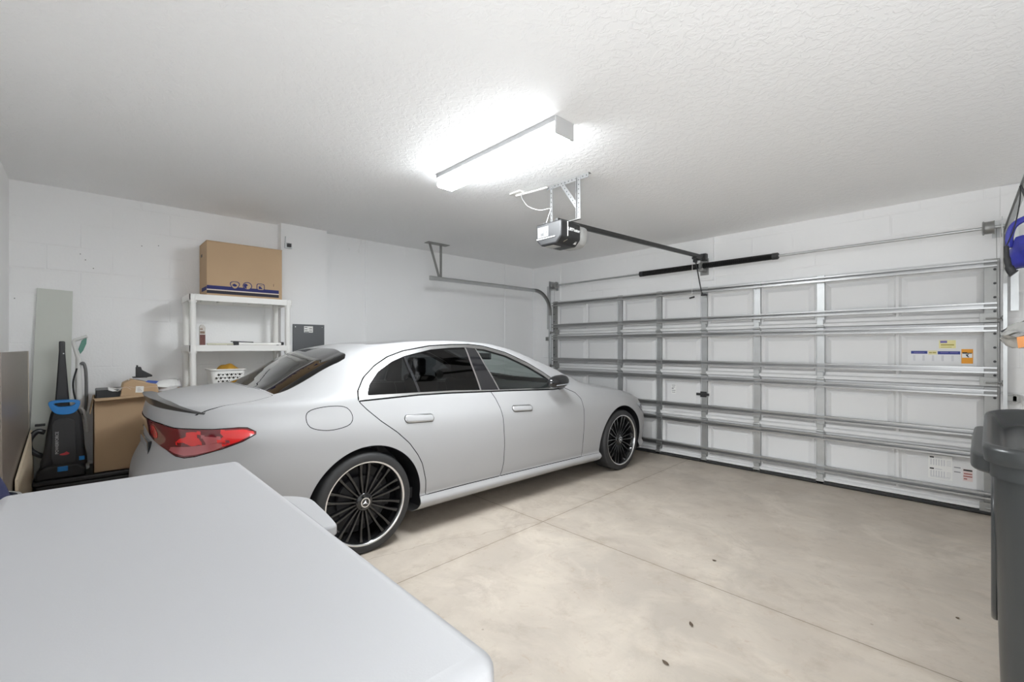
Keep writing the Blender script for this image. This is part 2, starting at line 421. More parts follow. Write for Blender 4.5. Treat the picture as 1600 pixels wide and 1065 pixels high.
V_('qp', QPIL); V_('b0', BPIL0); V_('b1', BPIL1)
W_, Y_, Z_, U_, C_ = Cn[:, 0], Cn[:, 1], Cn[:, 2], Cn[:, 6], Cn[:, 7]
GRILLE = [(-.1,.36),(.40,.36),(.46,.44),(.43,.56),(.30,.60),(-.1,.605)]
cls = []
for i in range(len(ct.F)):
    w, y, z, u, c = W_[i], Y_[i], Z_[i], U_[i], C_[i]
    upper = c > NCB - 1
    k = 'body_shell'
    if val['ar'][i] < 0 or val['af'][i] < 0: k = None
    elif upper and z > .97 and 1.7 < y < 4.1 and val['do'][i] < .010 and w > .5:
        if val['do'][i] > 0: k = 'panel_gap'
        elif val['di'][i] > 0: k = 'window_chrome'
        elif val['qp'][i] < 0: k = 'quarter_glass'
        elif val['qp'][i] < .022: k = 'quarter_divider'
        elif val['b0'][i] < 0: k = 'rear_door_glass'
        elif val['b0'][i] < .016: k = 'pillar_chrome'
        elif val['b1'][i] < -.014: k = 'pillar_trim'
        elif val['b1'][i] < 0: k = 'pillar_line'
        else: k = 'front_door_glass'
    elif val['ta'][i] < 0 and y < 1.3 and c > 20: k = 'tail_lamp' if u > .20 else 'light_bar'
    elif val['ta'][i] < .005 and y < 1.3 and c > 20: k = 'panel_gap'
    elif upper and val['ro'][i] < 0 and z > 1.2: k = 'roof_glass'
    elif upper and val['rg'][i] < 0: k = 'rear_window'
    elif upper and val['sc'][i] < 0: k = 'windscreen'
    elif upper and val['sc'][i] < .03 and y > 4.05: k = 'screen_border'
    elif upper and z > .85 and abs(val['tr'][i]) < .002 and z > .92: k = 'panel_gap'
    elif y < 1.32 and val['tr'][i] < 0 and z > .93 and c > 30: k = 'trunk_lid'
    elif c > NCB - 6 and abs(val['ho'][i]) < .0025 and y > 4.2: k = 'panel_gap'
    elif upper and val['ho'][i] < 0 and y > 4.2: k = 'hood'
    elif val['he'][i] < 0 and w > .45 and c > 20: k = 'headlamp'
    elif w > .5 and c > 11.5 and min(abs(val['dr'][i]), abs(val['df'][i])) < .003 and z < 1.03: k = 'panel_gap'
    elif w > .5 and c > 11.5 and val['dr'][i] < 0: k = 'rear_door'
    elif w > .5 and c > 11.5 and val['df'][i] < 0: k = 'front_door'
    elif w > .5 and abs(val['fu'][i]) < .0022: k = 'panel_gap'
    elif w > .5 and val['fu'][i] < 0: k = 'fuel_flap'
    elif w > .3 and 1.9 < y < 4.8 and -.003 < val['si'][i] < 0: k = 'panel_gap'
    elif w > .3 and 1.9 < y < 4.8 and val['si'][i] < 0: k = 'side_skirt'
    elif y > 5.5 and w < .46 and .36 < z < .60: k = 'grille'
    elif y > 5.5 and .20 < z < .31 and w < .7: k = 'lower_intake'
    cls.append(k)

ATTN = np.array(ct.A)
car = thing('sedan_car', ORG, 'white four-door sedan parked nose to the garage door', 'car')
def car_part(name, faces, mat, side=0, off=0., parent=None):
    """faces from the half grid; side 0 = both halves, 1 = right (+x), -1 = left"""
    used = sorted({i for f in faces for i in f}); mp = {v: i for i, v in enumerate(used)}
    A = ATTN[used]; P = A[:, :3] + off*A[:, 3:6]; Nn = A[:, 3:6]
    Vs = []; Fs = []; Ns = []
    def half(sg):
        o = len(Vs)
        for p, nn in zip(P, Nn):
            Vs.append((sg*p[0]+CX, p[1], p[2])); Ns.append((sg*nn[0], nn[1], nn[2]))
        for f in faces:
            g = [mp[i]+o for i in f]
            Fs.append(g if sg < 0 else g[::-1])
    if side >= 0: half(1)
    if side <= 0: half(-1)
    me = bpy.data.meshes.new(name); org = ORG
    me.from_pydata([tuple(Vector(v)-org) for v in Vs], [], Fs)
    me.materials.append(mat)
    for p in me.polygons: p.use_smooth = True
    # face winding follows the stored normals
    a = Vector(Ns[Fs[0][0]]) if Fs else Vector((0,0,1))
    flip = 0
    for p in me.polygons: flip += 1 if p.normal.dot(Vector(Ns[p.vertices[0]])) < 0 else -1
    if flip > 0: me.flip_normals()
    nv = [Vector(n).normalized() if Vector(n).length > 1e-6 else Vector((0,0,1)) for n in Ns]
    me.normals_split_custom_set_from_vertices(nv)
    me.update()
    o = bpy.data.objects.new(name, me); COL.objects.link(o); o.parent = parent or car
    return o
def faces_of(*ks): return [f for f, k in zip(ct.F, cls) if k in ks]
shell_f = faces_of('body_shell')
shell = car_part('body_shell', shell_f, M_PAINT)
car_part('panel_gap', faces_of('panel_gap'), M_GAP, off=-.002)
trunk = car_part('trunk_lid', faces_of('trunk_lid'), M_PAINT)
car_part('hood', faces_of('hood'), M_PAINT)
car_part('roof_glass', faces_of('roof_glass'), M_TRIM)
car_part('rear_window', faces_of('rear_window'), glass_mat('dark_rear_glass', (.04,.042,.045)))
car_part('windscreen', faces_of('windscreen'), M_GL_SCREEN)
car_part('windscreen_border', faces_of('screen_border'), M_TRIM)
car_part('grille', faces_of('grille'), M_TRIM, off=-.004)
car_part('lower_intake', faces_of('lower_intake'), M_TRIM, off=-.004)
car_part('light_bar', faces_of('light_bar'), M_TRIM, off=.003)
for sd in (1, -1):
    fd = car_part('front_door', faces_of('front_door'), M_PAINT, sd); rd = car_part('rear_door', faces_of('rear_door'), M_PAINT, sd)
    car_part('door_glass', faces_of('front_door_glass'), M_GL_FRONT, sd, -.003, fd)
    car_part('door_glass', faces_of('rear_door_glass'), M_GL_REAR, sd, -.003, rd)
    car_part('quarter_glass', faces_of('quarter_glass'), M_GL_REAR, sd, -.003)
    car_part('pillar_trim', faces_of('pillar_trim'), M_TRIM, sd, -.001)
    car_part('quarter_divider', faces_of('quarter_divider'), M_TRIM, sd, -.001)
    car_part('pillar_chrome', faces_of('pillar_chrome', 'pillar_line'), M_CHROME, sd, 0)
    car_part('window_chrome', faces_of('window_chrome'), M_CHROME, sd, .002)
    car_part('side_skirt', faces_of('side_skirt'), M_PAINT, sd, .004)
    car_part('fuel_flap', faces_of('fuel_flap'), M_PAINT, sd) if sd > 0 else None
    tl = car_part('tail_lamp', faces_of('tail_lamp'), M_RED, sd, .003)
    car_part('headlamp', faces_of('headlamp'), M_LAMP, sd, .003)
    # facets inside the lamp, as raised red pieces on the lens: two three-pointed stars and the bright outer blade
    def lens_patch(name, poly, mat, off):
        c2 = Cutter(ct.A, faces_of('tail_lamp')); c2.cut(UZ(poly)); cc = c2.centroids(); d = UZ(poly)(cc)
        fs = [f for f, q in zip(c2.F, d) if q < 0]
        if not fs: return
        global ATTN
        keep = ATTN; ATTN = np.array(c2.A); car_part(name, fs, mat, sd, off, tl); ATTN = keep
    lens_patch('lamp_blade', [(.905,.915),(1.03,.917),(1.080,.893),(1.00,.853),(.90,.823),(.885,.86),(.925,.88),(.905,.895)], M_RED_B, .0045)
    lens_patch('lamp_facet', [(.27,.918),(.36,.915),(.41,.88),(.40,.845),(.33,.840),(.28,.868)], M_RED_B, .0045)
    lens_patch('lamp_facet', [(.70,.905),(.79,.912),(.775,.885),(.80,.845),(.735,.825),(.665,.845),(.60,.835),(.645,.868),(.70,.875)], M_RED_B, .0045)
    lens_patch('lamp_band', [(.56,.812),(.70,.822),(.85,.842),(.96,.862),(.93,.835),(.86,.805),(.751,.779),(.68,.769),(.60,.777),(.53,.795)], M_RED_P, .0045)
    lens_patch('lamp_band', [(.80,.885),(.905,.880),(.885,.85),(.825,.838),(.812,.86)], M_RED_P, .0045)
# dark lining inside the cabin
lin = [f for f, i in zip(ct.F, range(len(ct.F))) if cls[i] in ('body_shell', 'roof_glass', 'front_door', 'rear_door', 'window_chrome', 'pillar_trim', 'quarter_divider') and .5 < Z_[i] and 1.1 < Y_[i] < 4.5]
car_part('cabin_lining', lin, M_INT, 0, -.022)
# arch lips and liners
for c in (ARCH_R, ARCH_F):
    for sd in (1, -1):
        mb = MB(); rows = []
        a0, a1 = math.radians(-14), math.radians(196)
        for k in range(41):
            a = a0 + (a1-a0)*k/40; row = []
            yy, zz = c[0]+c[2]*math.cos(a), c[1]+c[2]*math.sin(a)
            hp, _ = side_hit(yy + .004*math.cos(a), max(zz + .004*math.sin(a), .2))
            wo = (hp.x if hp else .88)
            for w in (wo-.002, wo-.03, .62): row.append((CX+sd*w, yy, zz))
            rows.append(row)
        mb.grid(rows)
        inner = [(CX+sd*.62, c[0], c[1])]
        obj('arch_liner', mb, M_BLACK, car, smooth=True)
        mb = MB(); n = 41
        pts = [(CX+sd*.625, c[0]+c[2]*math.cos(a0+(a1-a0)*k/40), c[1]+c[2]*math.sin(a0+(a1-a0)*k/40)) for k in range(n)]
        mb.add(pts, [tuple(range(n))]); obj('arch_back_panel', mb, M_BLACK, car)
# door handles: flush pills in a dark ring
def handle(yc, zc, L, Hh, slope, sd, parent):
    mb = MB(); ring = MB(); rows_t = []
    def pill(scale, n=28):
        out = []
        l = L/2*1. - Hh/2
        for k in range(n):
            a = 2*PI*k/n; cxx = l if math.cos(a) > 0 else -l
            dy = cxx + (Hh/2+scale)*math.cos(a); dz = (Hh/2+scale)*math.sin(a)
            out.append((yc+dy, zc+dz+slope*dy))
        return out
    def place(pl, off):
        o = []
        for y, z in pl:
            p, nn = side_hit(y, z); p = p + nn*(off if nn.x > 0 else -off); o.append((CX+sd*p.x, p.y, p.z))
        return o
    p0 = place(pill(.0095), .001); p1 = place(pill(.004), .0015)
    n = len(p0); ring.add(p0+p1, [(k, (k+1)%n, (k+1)%n+n, k+n) for k in range(n)])
    q0 = place(pill(.004), .001); q1 = place(pill(.001), .008); q2 = place(pill(-.006), .010)
    mb.add(q0+q1+q2, [(k, (k+1)%n, (k+1)%n+n, k+n) for k in range(n)] + [(k+n, (k+1)%n+n, (k+1)%n+2*n, k+2*n) for k in range(n)] + [tuple(range(2*n, 3*n))])
    h = obj('door_handle', mb, M_PAINT, parent, smooth=True, angle=60)
    ring2 = MB(); r0 = place(pill(.006), .0015); r1 = place(pill(.0055), .0065); r2 = place(pill(.0015), .0095)
    ring2.add(r0+r1+r2, [(k, (k+1)%n, (k+1)%n+n, k+n) for k in range(n)] + [(k+n, (k+1)%n+n, (k+1)%n+2*n, k+2*n) for k in range(n)])
    obj('handle_trim', ring2, M_CHROME, parent, smooth=True)
    obj('handle_recess', ring, M_GAP, parent)
for o in list(car.children):
    if o.name.split('.')[0] in ('rear_door', 'front_door'):
        sd = 1 if sum((o.matrix_basis @ v.co).x for v in o.data.vertices) > 0 else -1
        if o.name.startswith('rear'): handle(2.244, .865, .235, .042, -.06, sd, o)
        else: handle(3.318, .840, .235, .040, -.06, sd, o)
# rear spoiler lip along the trunk edge
mb = MB(); rows = []
sp_rows = [i for i in range(nR) if US[i] < .80]
lo = G[:, NCB]   # shoulder loop
def lip_pt(i, sg):
    p = lo[i]; fr = min(1., max(0., (.80-US[i])/.42)); up = .030*fr; fr2 = fr**.6; t = NG[i, NCB-2]
    d = Vector((p[0]*.55, -1, 0)).normalized()
    base = Vector((p[0], p[1], p[2]))
    out = [base + Vector((0, .075*fr2, .010)), base + Vector((0, .02*fr2, .002+.008*fr2+up*.8)), base + Vector((d.x*.018*fr2, (d.y*.018-.004)*fr2, up+.004*fr2)), base + Vector((d.x*.016*fr2, (d.y*.016-.002)*fr2, up-.006*fr2)), base + Vector((d.x*.002, d.y*.002, -.020*fr-.002))]
    return [(CX+sg*q.x, q.y, q.z) for q in out]
for i in reversed(sp_rows): rows.append(lip_pt(i, -1))
for i in sp_rows[1:]: rows.append(lip_pt(i, 1))
mb.grid(rows); obj('spoiler_lip', mb, simple('dark_grey_gloss', (.045,.045,.045), rough=.3, coat=.3), car, smooth=True)
# plate and bumper furniture
mb = MB(); mb.box(CX-.27, CX+.27, .722, .745, .70, .81); pl = obj('plate_frame', mb, M_BLACK_GLOSS, car, bevel=.004)
mb = MB(); mb.box(CX-.205, CX+.205, .7195, .7225, .722, .790); obj('number_plate', mb, simple('plate_grey', (.35,.35,.36), rough=.5), pl)
for sd in (1, -1):
    mb = MB(); mb.box(CX+sd*.42-.12, CX+sd*.42+.12, .690, .72, .27, .32); obj('exhaust_trim', mb, M_CHROME, car, bevel=.01)
# mirrors, folded back along the door
for sd in (1, -1):
    mb = MB(); X = lambda w: CX+sd*w
    rows = []
    for t in np.linspace(0, 1, 17):
        r = (1-abs(2*t-1)**2.8)**.5 if 0 < t < 1 else 0.03
        yc = 3.895 - .275*t; zc = 1.068 - .010*t; row = []
        for k in range(25):
            a = 2*PI*k/24; row.append((X(.968 + .050*math.cos(a)*r - .012*t), yc, zc + .066*math.sin(a)*r*(1-.12*t) - .008*(1-r)))
        rows.append(row)
    mb.grid(rows); mr = obj('door_mirror', mb, M_BLACK_GLOSS, car, smooth=True, angle=80)
    mb = MB(); mb.tube([(X(.835), 3.90, .992), (X(.90), 3.885, 1.004), (X(.955), 3.84, 1.022)], [.032, .026, .022], 12); obj('mirror_arm', mb, M_BLACK_GLOSS, mr, smooth=True)
    mb = MB(); mb.prism([(3.80,.985),(3.965,.985),(3.85,1.05)], frame((X(.832), 0, 0), (0,1,0), (0,0,1)), .012); obj('mirror_sail', mb, M_TRIM, mr)
    mb = MB(); mb.beam((X(1.0135), 3.87, 1.038), (X(1.006), 3.68, 1.030), .004, .010, (0,0,1)); obj('mirror_lamp', mb, M_LAMP, mr)
# cabin
mb = MB(); mb.box(CX-.80, CX+.80, 1.35, 4.45, .25, .33); mb.box(CX-.70, CX+.70, 1.32, 1.5, .33, 1.0); obj('cabin_floor', mb, M_INT, car)
for (x, y) in ((-.40, 3.10), (.40, 3.10)):
    mb = MB(); mb.box(CX+x-.27, CX+x+.27, y, y+.55, .35, .58); mb.prism([(0,0),(.17,0),(.02,.58),(-.12,.58)], frame((CX+x-.26, y, .52), (0,1,0), (0,0,1)), .52)
    st = obj('front_seat', mb, M_SEAT, car, bevel=.05, seg=3)
    mb = MB(); mb.box(CX+x-.13, CX+x+.13, y-.13, y-.03, 1.10, 1.28); obj('headrest', mb, M_SEAT, st, bevel=.035, seg=3)
mb = MB(); mb.box(CX-.66, CX+.66, 1.95, 2.45, .35, .58); mb.prism([(0,0),(.16,0),(-.12,.55),(-.25,.55)], frame((CX-.66, 1.95, .52), (0,1,0), (0,0,1)), 1.32)
rs = obj('rear_bench', mb, M_SEAT, car, bevel=.05, seg=3)
for x in (-.40, .40):
    mb = MB(); mb.box(CX+x-.13, CX+x+.13, 1.70, 1.80, 1.04, 1.20); obj('headrest', mb, M_SEAT, rs, bevel=.035, seg=3)
mb = MB(); mb.prism([(3.95,.55),(4.42,.55),(4.46,.97),(4.1,.99),(3.95,.93)], frame((CX-.74, 0, 0), (0,1,0), (0,0,1)), 1.48); obj('dashboard', mb, M_INT, car, bevel=.03)
mb = MB()
ring = [Vector((CX-.40, 3.86, .92)) + Vector((.18*math.cos(a), -.06*math.sin(a), .17*math.sin(a))) for a in np.linspace(0, 2*PI, 33)]
mb.tube(ring, .014, 8, caps=False); mb.beam(ring[0], ring[16], .05, .02); mb.tube([(CX-.40,3.86,.92),(CX-.40,4.0,.86)], .03, 10)
obj('steering_wheel', mb, M_INT, car, smooth=True)
mb = MB(); mb.box(CX-.12, CX+.12, 3.60, 3.63, 1.26, 1.33); obj('cabin_mirror', mb, M_INT, car, bevel=.01)
# wheels
TY_R, RIM_R = .339, .279
def wheel_mesh():
    """local: axle along +z (outwards), centre at origin"""
    I = Matrix.Identity(4); P = {}
    mb = MB(); mb.lathe([(RIM_R-.004, .018), (RIM_R+.004, .022), (RIM_R+.020, .021), (TY_R-.020, .019), (TY_R-.007, .010), (TY_R, -.006), (TY_R, -.20), (TY_R-.01, -.222), (RIM_R, -.225), (RIM_R-.02,-.22)], I, 72)
    for k in range(4): pass
    P['tyre'] = (mb, M_TYRE)
    mb = MB()
    mb.lathe([(RIM_R-.001, .019), (RIM_R-.010, .012), (RIM_R-.018, -.01), (RIM_R-.035, -.05), (RIM_R-.04, -.2)], I, 72)
    mb.lathe([(.001, -.012), (.052, -.012), (.060, -.018), (.066, -.035), (.066, -.07), (.0, -.07)], I, 40)
    for k in range(20):   # slim spokes, alternately sweeping a little either way
        a = 2*PI*k/20; sw = .045 if k % 2 else -.045
        sec = []
        for t in np.linspace(0, 1, 7):
            r = .048 + (RIM_R-.016-.048)*t; aa = a + sw*t*t
            h = -.022 + .004*math.sin(PI*t) + .018*t*t
            wd = .0085 + .004*t + (.006 if t > .95 else 0); dp = .022
            e = Vector((math.cos(aa), math.sin(aa), 0)); f_ = Vector((-math.sin(aa), math.cos(aa), 0))
            sec.append([e*r + f_*(-wd) + Vector((0,0,h-dp)), e*r + f_*(-wd*.55) + Vector((0,0,h)), e*r + f_*(wd*.55) + Vector((0,0,h)), e*r + f_*wd + Vector((0,0,h-dp))])
        mb.grid(sec)
    for k in range(5):
        a = 2*PI*(k+.5)/5; mb.lathe([(.008,-.03),(.008,-.013),(0,-.013)], Matrix.Translation((.047*math.cos(a), .047*math.sin(a), .004)), 8)
    P['wheel'] = (mb, M_RIM)
    mb = MB(); mb.lathe([(RIM_R-.011, .0135), (RIM_R-.009, .018), (RIM_R-.003, .0215), (RIM_R+.002, .021), (RIM_R+.002, .018)], I, 96); P['rim_ring'] = (mb, M_SILVER)
    mb = MB(); mb.lathe([(0, -.004), (.024, -.004), (.033, -.006), (.034, -.02)], I, 36); P['centre_cap'] = (mb, M_RIM)
    mb = MB()
    mb.lathe([(.0255,-.004),(.0255,-.001),(.0325,-.0015),(.0335,-.006)], I, 40)
    for k in range(3):
        a = PI/2 + 2*PI*k/3; e = Vector((math.cos(a), math.sin(a), 0)); f_ = Vector((-e.y, e.x, 0))
        tip = e*.0255 + Vector((0,0,-.002)); z = Vector((0,0,-.0035)); c0 = Vector((0,0,.0005))
        b1 = (e*.5 + f_*.866)*.0058; b2 = (e*.5 - f_*.866)*.0058
        mb.add([c0, b1+z, tip, b2+z], [(0,1,2), (0,2,3)])
    P['hub_emblem'] = (mb, M_SILVER)
    mb = MB(); mb.lathe([(.07,-.075),(.165,-.075),(.168,-.08),(.168,-.10),(.07,-.10)], I, 48); P['brake_disc'] = (mb, M_DARK)
    mb = MB(); mb.lathe([(.0,-.14),(RIM_R-.045,-.14)], I, 48); P['wheel_back'] = (mb, M_BLACK)
    return P
for (yc, wd) in ((1.825, .945), (4.884, .945)):
    for sd in (1, -1):
        c = Vector((CX+sd*(wd-.028), yc, TY_R)); rot = frame(c, (0,1,0) if sd > 0 else (0,-1,0), (0,0,1))
        P = wheel_mesh(); wh = None
        rz = Matrix.Rotation(math.radians(-9 if yc < 3 else 12), 4, 'Z')
        for nm in ('wheel', 'tyre', 'rim_ring', 'centre_cap', 'hub_emblem', 'brake_disc', 'wheel_back'):
            mb, mt = P[nm]; mb.v = [tuple(rot @ rz @ Vector(v)) for v in mb.v]
            o = obj(nm, mb, mt, wh or car, smooth=True, angle=40)
            if nm == 'wheel': wh = o
# ------------------------------------------------------------------ room shell
HC = 2.72; XR = 6.15; YD = 5.95
def wall_paint(name, col, axes, blocks=True, rough=.75, bstr=.55):
    m, nt, b = new_mat(name); b.inputs['Base Color'].default_value = (*col, 1); b.inputs['Roughness'].default_value = rough
    tc = nt.nodes.new('ShaderNodeTexCoord'); sp = nt.nodes.new('ShaderNodeSeparateXYZ'); cb = nt.nodes.new('ShaderNodeCombineXYZ')
    link(nt, tc.outputs['Object'], sp.inputs[0]); link(nt, sp.outputs[axes], cb.inputs['X']); link(nt, sp.outputs['Z'], cb.inputs['Y'])
    no = nt.nodes.new('ShaderNodeTexNoise'); no.inputs['Scale'].default_value = 60; no.inputs['Detail'].default_value = 6
    link(nt, tc.outputs['Object'], no.inputs['Vector'])
    bp = nt.nodes.new('ShaderNodeBump'); bp.inputs['Strength'].default_value = bstr; bp.inputs['Distance'].default_value = .003
    if blocks:
        br = nt.nodes.new('ShaderNodeTexBrick'); br.inputs['Scale'].default_value = 1; br.inputs['Mortar Size'].default_value = .009
        br.inputs['Mortar Smooth'].default_value = .6; br.inputs['Brick Width'].default_value = .406; br.inputs['Row Height'].default_value = .203
        link(nt, cb.outputs[0], br.inputs['Vector'])
        n2 = nt.nodes.new('ShaderNodeTexNoise'); n2.inputs['Scale'].default_value = 1.7; link(nt, tc.outputs['Object'], n2.inputs['Vector'])
        rp = nt.nodes.new('ShaderNodeValToRGB'); rp.color_ramp.elements[0].position = .45; rp.color_ramp.elements[1].position = .62
        link(nt, n2.outputs['Fac'], rp.inputs[0])
        mu = nt.nodes.new('ShaderNodeMath'); mu.operation = 'MULTIPLY'; link(nt, br.outputs['Fac'], mu.inputs[0]); link(nt, rp.outputs[0], mu.inputs[1])
        ad = nt.nodes.new('ShaderNodeMath'); ad.operation = 'MULTIPLY_ADD'; ad.inputs[1].default_value = -2.2
        link(nt, mu.outputs[0], ad.inputs[0]); link(nt, no.outputs['Fac'], ad.inputs[2])
        link(nt, ad.outputs[0], bp.inputs['Height'])
    else: link(nt, no.outputs['Fac'], bp.inputs['Height'])
    link(nt, bp.outputs[0], b.inputs['Normal'])
    return m
WCOL = (.89,.89,.89)
M_WALL_L = wall_paint('painted_block_left', WCOL, 'Y'); M_WALL_F = wall_paint('painted_block_front', WCOL, 'X')
M_WALL_S = wall_paint('painted_drywall', WCOL, 'Y', blocks=False, bstr=.06)
# ceiling: knockdown texture
M_CEIL, nt, b = new_mat('knockdown_ceiling'); b.inputs['Base Color'].default_value = (.93,.93,.93,1); b.inputs['Roughness'].default_value = .8
tc = nt.nodes.new('ShaderNodeTexCoord')
n1 = nt.nodes.new('ShaderNodeTexNoise'); n1.inputs['Scale'].default_value = 26; n1.inputs['Detail'].default_value = 3; n1.inputs['Roughness'].default_value = .55; n1.inputs['Distortion'].default_value = .7
link(nt, tc.outputs['Object'], n1.inputs['Vector'])
rp = nt.nodes.new('ShaderNodeValToRGB'); rp.color_ramp.elements[0].position = .46; rp.color_ramp.elements[1].position = .56
link(nt, n1.outputs['Fac'], rp.inputs[0])
bp = nt.nodes.new('ShaderNodeBump'); bp.inputs['Strength'].default_value = .42; bp.inputs['Distance'].default_value = .003
link(nt, rp.outputs[0], bp.inputs['Height']); link(nt, bp.outputs[0], b.inputs['Normal'])
# floor: worn concrete with tooled joints
M_FLOOR, nt, b = new_mat('worn_concrete')
tc = nt.nodes.new('ShaderNodeTexCoord'); N = nt.nodes.new
def noise(sc, det=5, rough=.6, dist=0., vec=None):
    n = N('ShaderNodeTexNoise'); n.inputs['Scale'].default_value = sc; n.inputs['Detail'].default_value = det; n.inputs['Roughness'].default_value = rough; n.inputs['Distortion'].default_value = dist
    link(nt, vec or tc.outputs['Object'], n.inputs['Vector']); return n.outputs['Fac']
def ramp(src, a, c, ca=(0,0,0,1), cc=(1,1,1,1)):
    r = N('ShaderNodeValToRGB'); r.color_ramp.elements[0].position = a; r.color_ramp.elements[1].position = c
    r.color_ramp.elements[0].color = ca; r.color_ramp.elements[1].color = cc; link(nt, src, r.inputs[0]); return r.outputs[0]
def mix(f, a, c):
    m = N('ShaderNodeMix'); m.data_type = 'RGBA'
    for s, v in (('Factor', f), ('A', a), ('B', c)):
        if isinstance(v, (float, int)): m.inputs[s].default_value = v
        elif isinstance(v, tuple): m.inputs[s].default_value = v
        else: link(nt, v, m.inputs[s])
    return m.outputs['Result']
def math_(op, a, c=None, d=None):
    m = N('ShaderNodeMath'); m.operation = op
    for i, v in enumerate((a, c, d)):
        if v is None: continue
        if isinstance(v, (float, int)): m.inputs[i].default_value = v
        else: link(nt, v, m.inputs[i])
    return m.outputs[0]
sep = N('ShaderNodeSeparateXYZ'); link(nt, tc.outputs['Object'], sep.inputs[0]); px, py = sep.outputs['X'], sep.outputs['Y']
base = mix(ramp(noise(.55, 4), .35, .68), (.475,.415,.35,1), (.40,.355,.305,1))
base = mix(ramp(noise(2.3, 7, .62, .6), .42, .66), base, (.53,.47,.40,1))
base = mix(math_('MULTIPLY', ramp(noise(5.5, 8, .68, .3), .52, .70), .55), base, (.34,.285,.23,1))
base = mix(math_('MULTIPLY', ramp(noise(15, 6, .7, .8), .58, .72), .45), base, (.37,.275,.20,1))
base = mix(math_('MULTIPLY', ramp(noise(1.4, 8, .7, 1.2), .57, .66), .40), base, (.63,.565,.49,1))
mp = N('ShaderNodeMapping'); mp.inputs['Scale'].default_value = (1.1, 9., 1.); mp.inputs['Rotation'].default_value = (0,0,math.radians(14)); link(nt, tc.outputs['Object'], mp.inputs['Vector'])
streak = math_('MULTIPLY', ramp(noise(1.5, 5, .6, .5, mp.outputs[0]), .50, .72), ramp(px, 3.2, 5.2) if False else math_('MULTIPLY', math_('SUBTRACT', px, 3.0), .28))
base = mix(math_('MAXIMUM', math_('MULTIPLY', streak, .8), 0.), base, (.40,.365,.32,1))
mp2 = N('ShaderNodeMapping'); mp2.inputs['Scale'].default_value = (1., 1., 1.); link(nt, tc.outputs['Object'], mp2.inputs['Vector'])
vo = N('ShaderNodeTexVoronoi'); vo.inputs['Scale'].default_value = 5.; link(nt, tc.outputs['Object'], vo.inputs['Vector'])
base = mix(math_('MULTIPLY', math_('LESS_THAN', vo.outputs['Distance'], .035), .5), base, (.20,.16,.12,1))
wob = math_('MULTIPLY', math_('SUBTRACT', noise(7, 4), .5), .03)
wob2 = math_('MULTIPLY', math_('SUBTRACT', noise(2.2, 4), .5), .22)
j1 = math_('ABSOLUTE', math_('SUBTRACT', math_('ADD', px, math_('MULTIPLY', wob, .5)), math_('MULTIPLY_ADD', py, -.0445, 3.003)))
j2 = math_('ABSOLUTE', math_('SUBTRACT', math_('ADD', py, math_('MULTIPLY', wob, .4)), 3.10))
lines = math_('MINIMUM', j1, j2)
cr = math_('ABSOLUTE', math_('SUBTRACT', math_('ADD', px, wob2), math_('MULTIPLY_ADD', py, .25, 2.06)))
crk = math_('MULTIPLY', math_('LESS_THAN', cr, .0025), math_('MULTIPLY', math_('LESS_THAN', py, 3.1), math_('GREATER_THAN', py, 1.2)))
base = mix(math_('MULTIPLY', crk, .5), base, (.24,.19,.14,1))
halo = math_('MULTIPLY', math_('SUBTRACT', 1., math_('MINIMUM', math_('DIVIDE', lines, .06), 1.)), .35)
base = mix(math_('MULTIPLY', halo, ramp(noise(9, 5), .4, .6)), base, (.30,.23,.16,1))
base = mix(math_('MULTIPLY', math_('LESS_THAN', lines, .0032), .85), base, (.17,.135,.10,1))
link(nt, base, b.inputs['Base Color'])
link(nt, ramp(noise(3, 5), .3, .7, (.38,.38,.38,1), (.62,.62,.62,1)), b.inputs['Roughness'])
bp = N('ShaderNodeBump'); bp.inputs['Strength'].default_value = .25; bp.inputs['Distance'].default_value = .003
link(nt, math_('SUBTRACT', noise(22, 6), math_('MULTIPLY', math_('LESS_THAN', lines, .004), 1.5)), bp.inputs['Height']); link(nt, bp.outputs[0], b.inputs['Normal'])

def struct(name, mb, mat, **k):
    return tag(obj(name, mb, mat, **k), kind='structure')
T = .15
struct('floor', MB().box(-T, XR+T, -T, YD+T+1.2, -T, 0), M_FLOOR)
struct('ceiling', MB().box(-T, XR+T, -T, YD+T, HC, HC+T), M_CEIL)
mb = MB(); mb.box(-T, 0, -T, 1.96, 0, HC); mb.cur = 1; mb.box(-T, .115, 1.96, 2.445, 0, HC); mb.box(-T, 0, 2.445, YD+T, 0, HC)
mb.cur = 2
for y, z in ((.408,2.185),(.440,2.139),(.490,2.072),(.814,2.316),(.935,2.337),(.030,1.78)): mb.lathe([(0,.0008),(.0038,.0008),(.0042,-.001)], frame((0,y,z), (0,1,0), (0,0,1)), 8)   # old anchor holes
struct('wall_left', mb, [M_WALL_L, M_WALL_S, simple('anchor_hole', (.16,.16,.16), rough=.8)], fix=False)
mb = MB(); mb.box(0, 5.16, -T, 0, 0, HC); mb.box(6.08, XR, -T, 0, 0, HC); mb.box(5.16, 6.08, -T, 0, 2.12, HC)   # unseen doorway added behind the viewer so sky light fills the room
struct('wall_back', mb, M_WALL_S)
struct('wall_right', MB().box(XR, XR+T, -T, YD+T, 0, HC), M_WALL_S)
mb = MB(); mb.box(0, .51, YD, YD+T, 0, HC); mb.box(5.34, XR, YD, YD+T, 0, HC); mb.box(.51, 5.34, YD, YD+T, 2.12, HC)
struct('wall_front', mb, M_WALL_F)
mb = MB(); mb.box(.505, .615, YD-.022, YD+.002, 2.14, HC); struct('trim_1', mb, M_WALL_F, bevel=.004)
mb = MB(); mb.box(2.84, 3.03, YD-.038, YD+.002, 2.20, HC-.012); struct('trim_2', mb, M_WALL_F, bevel=.004)
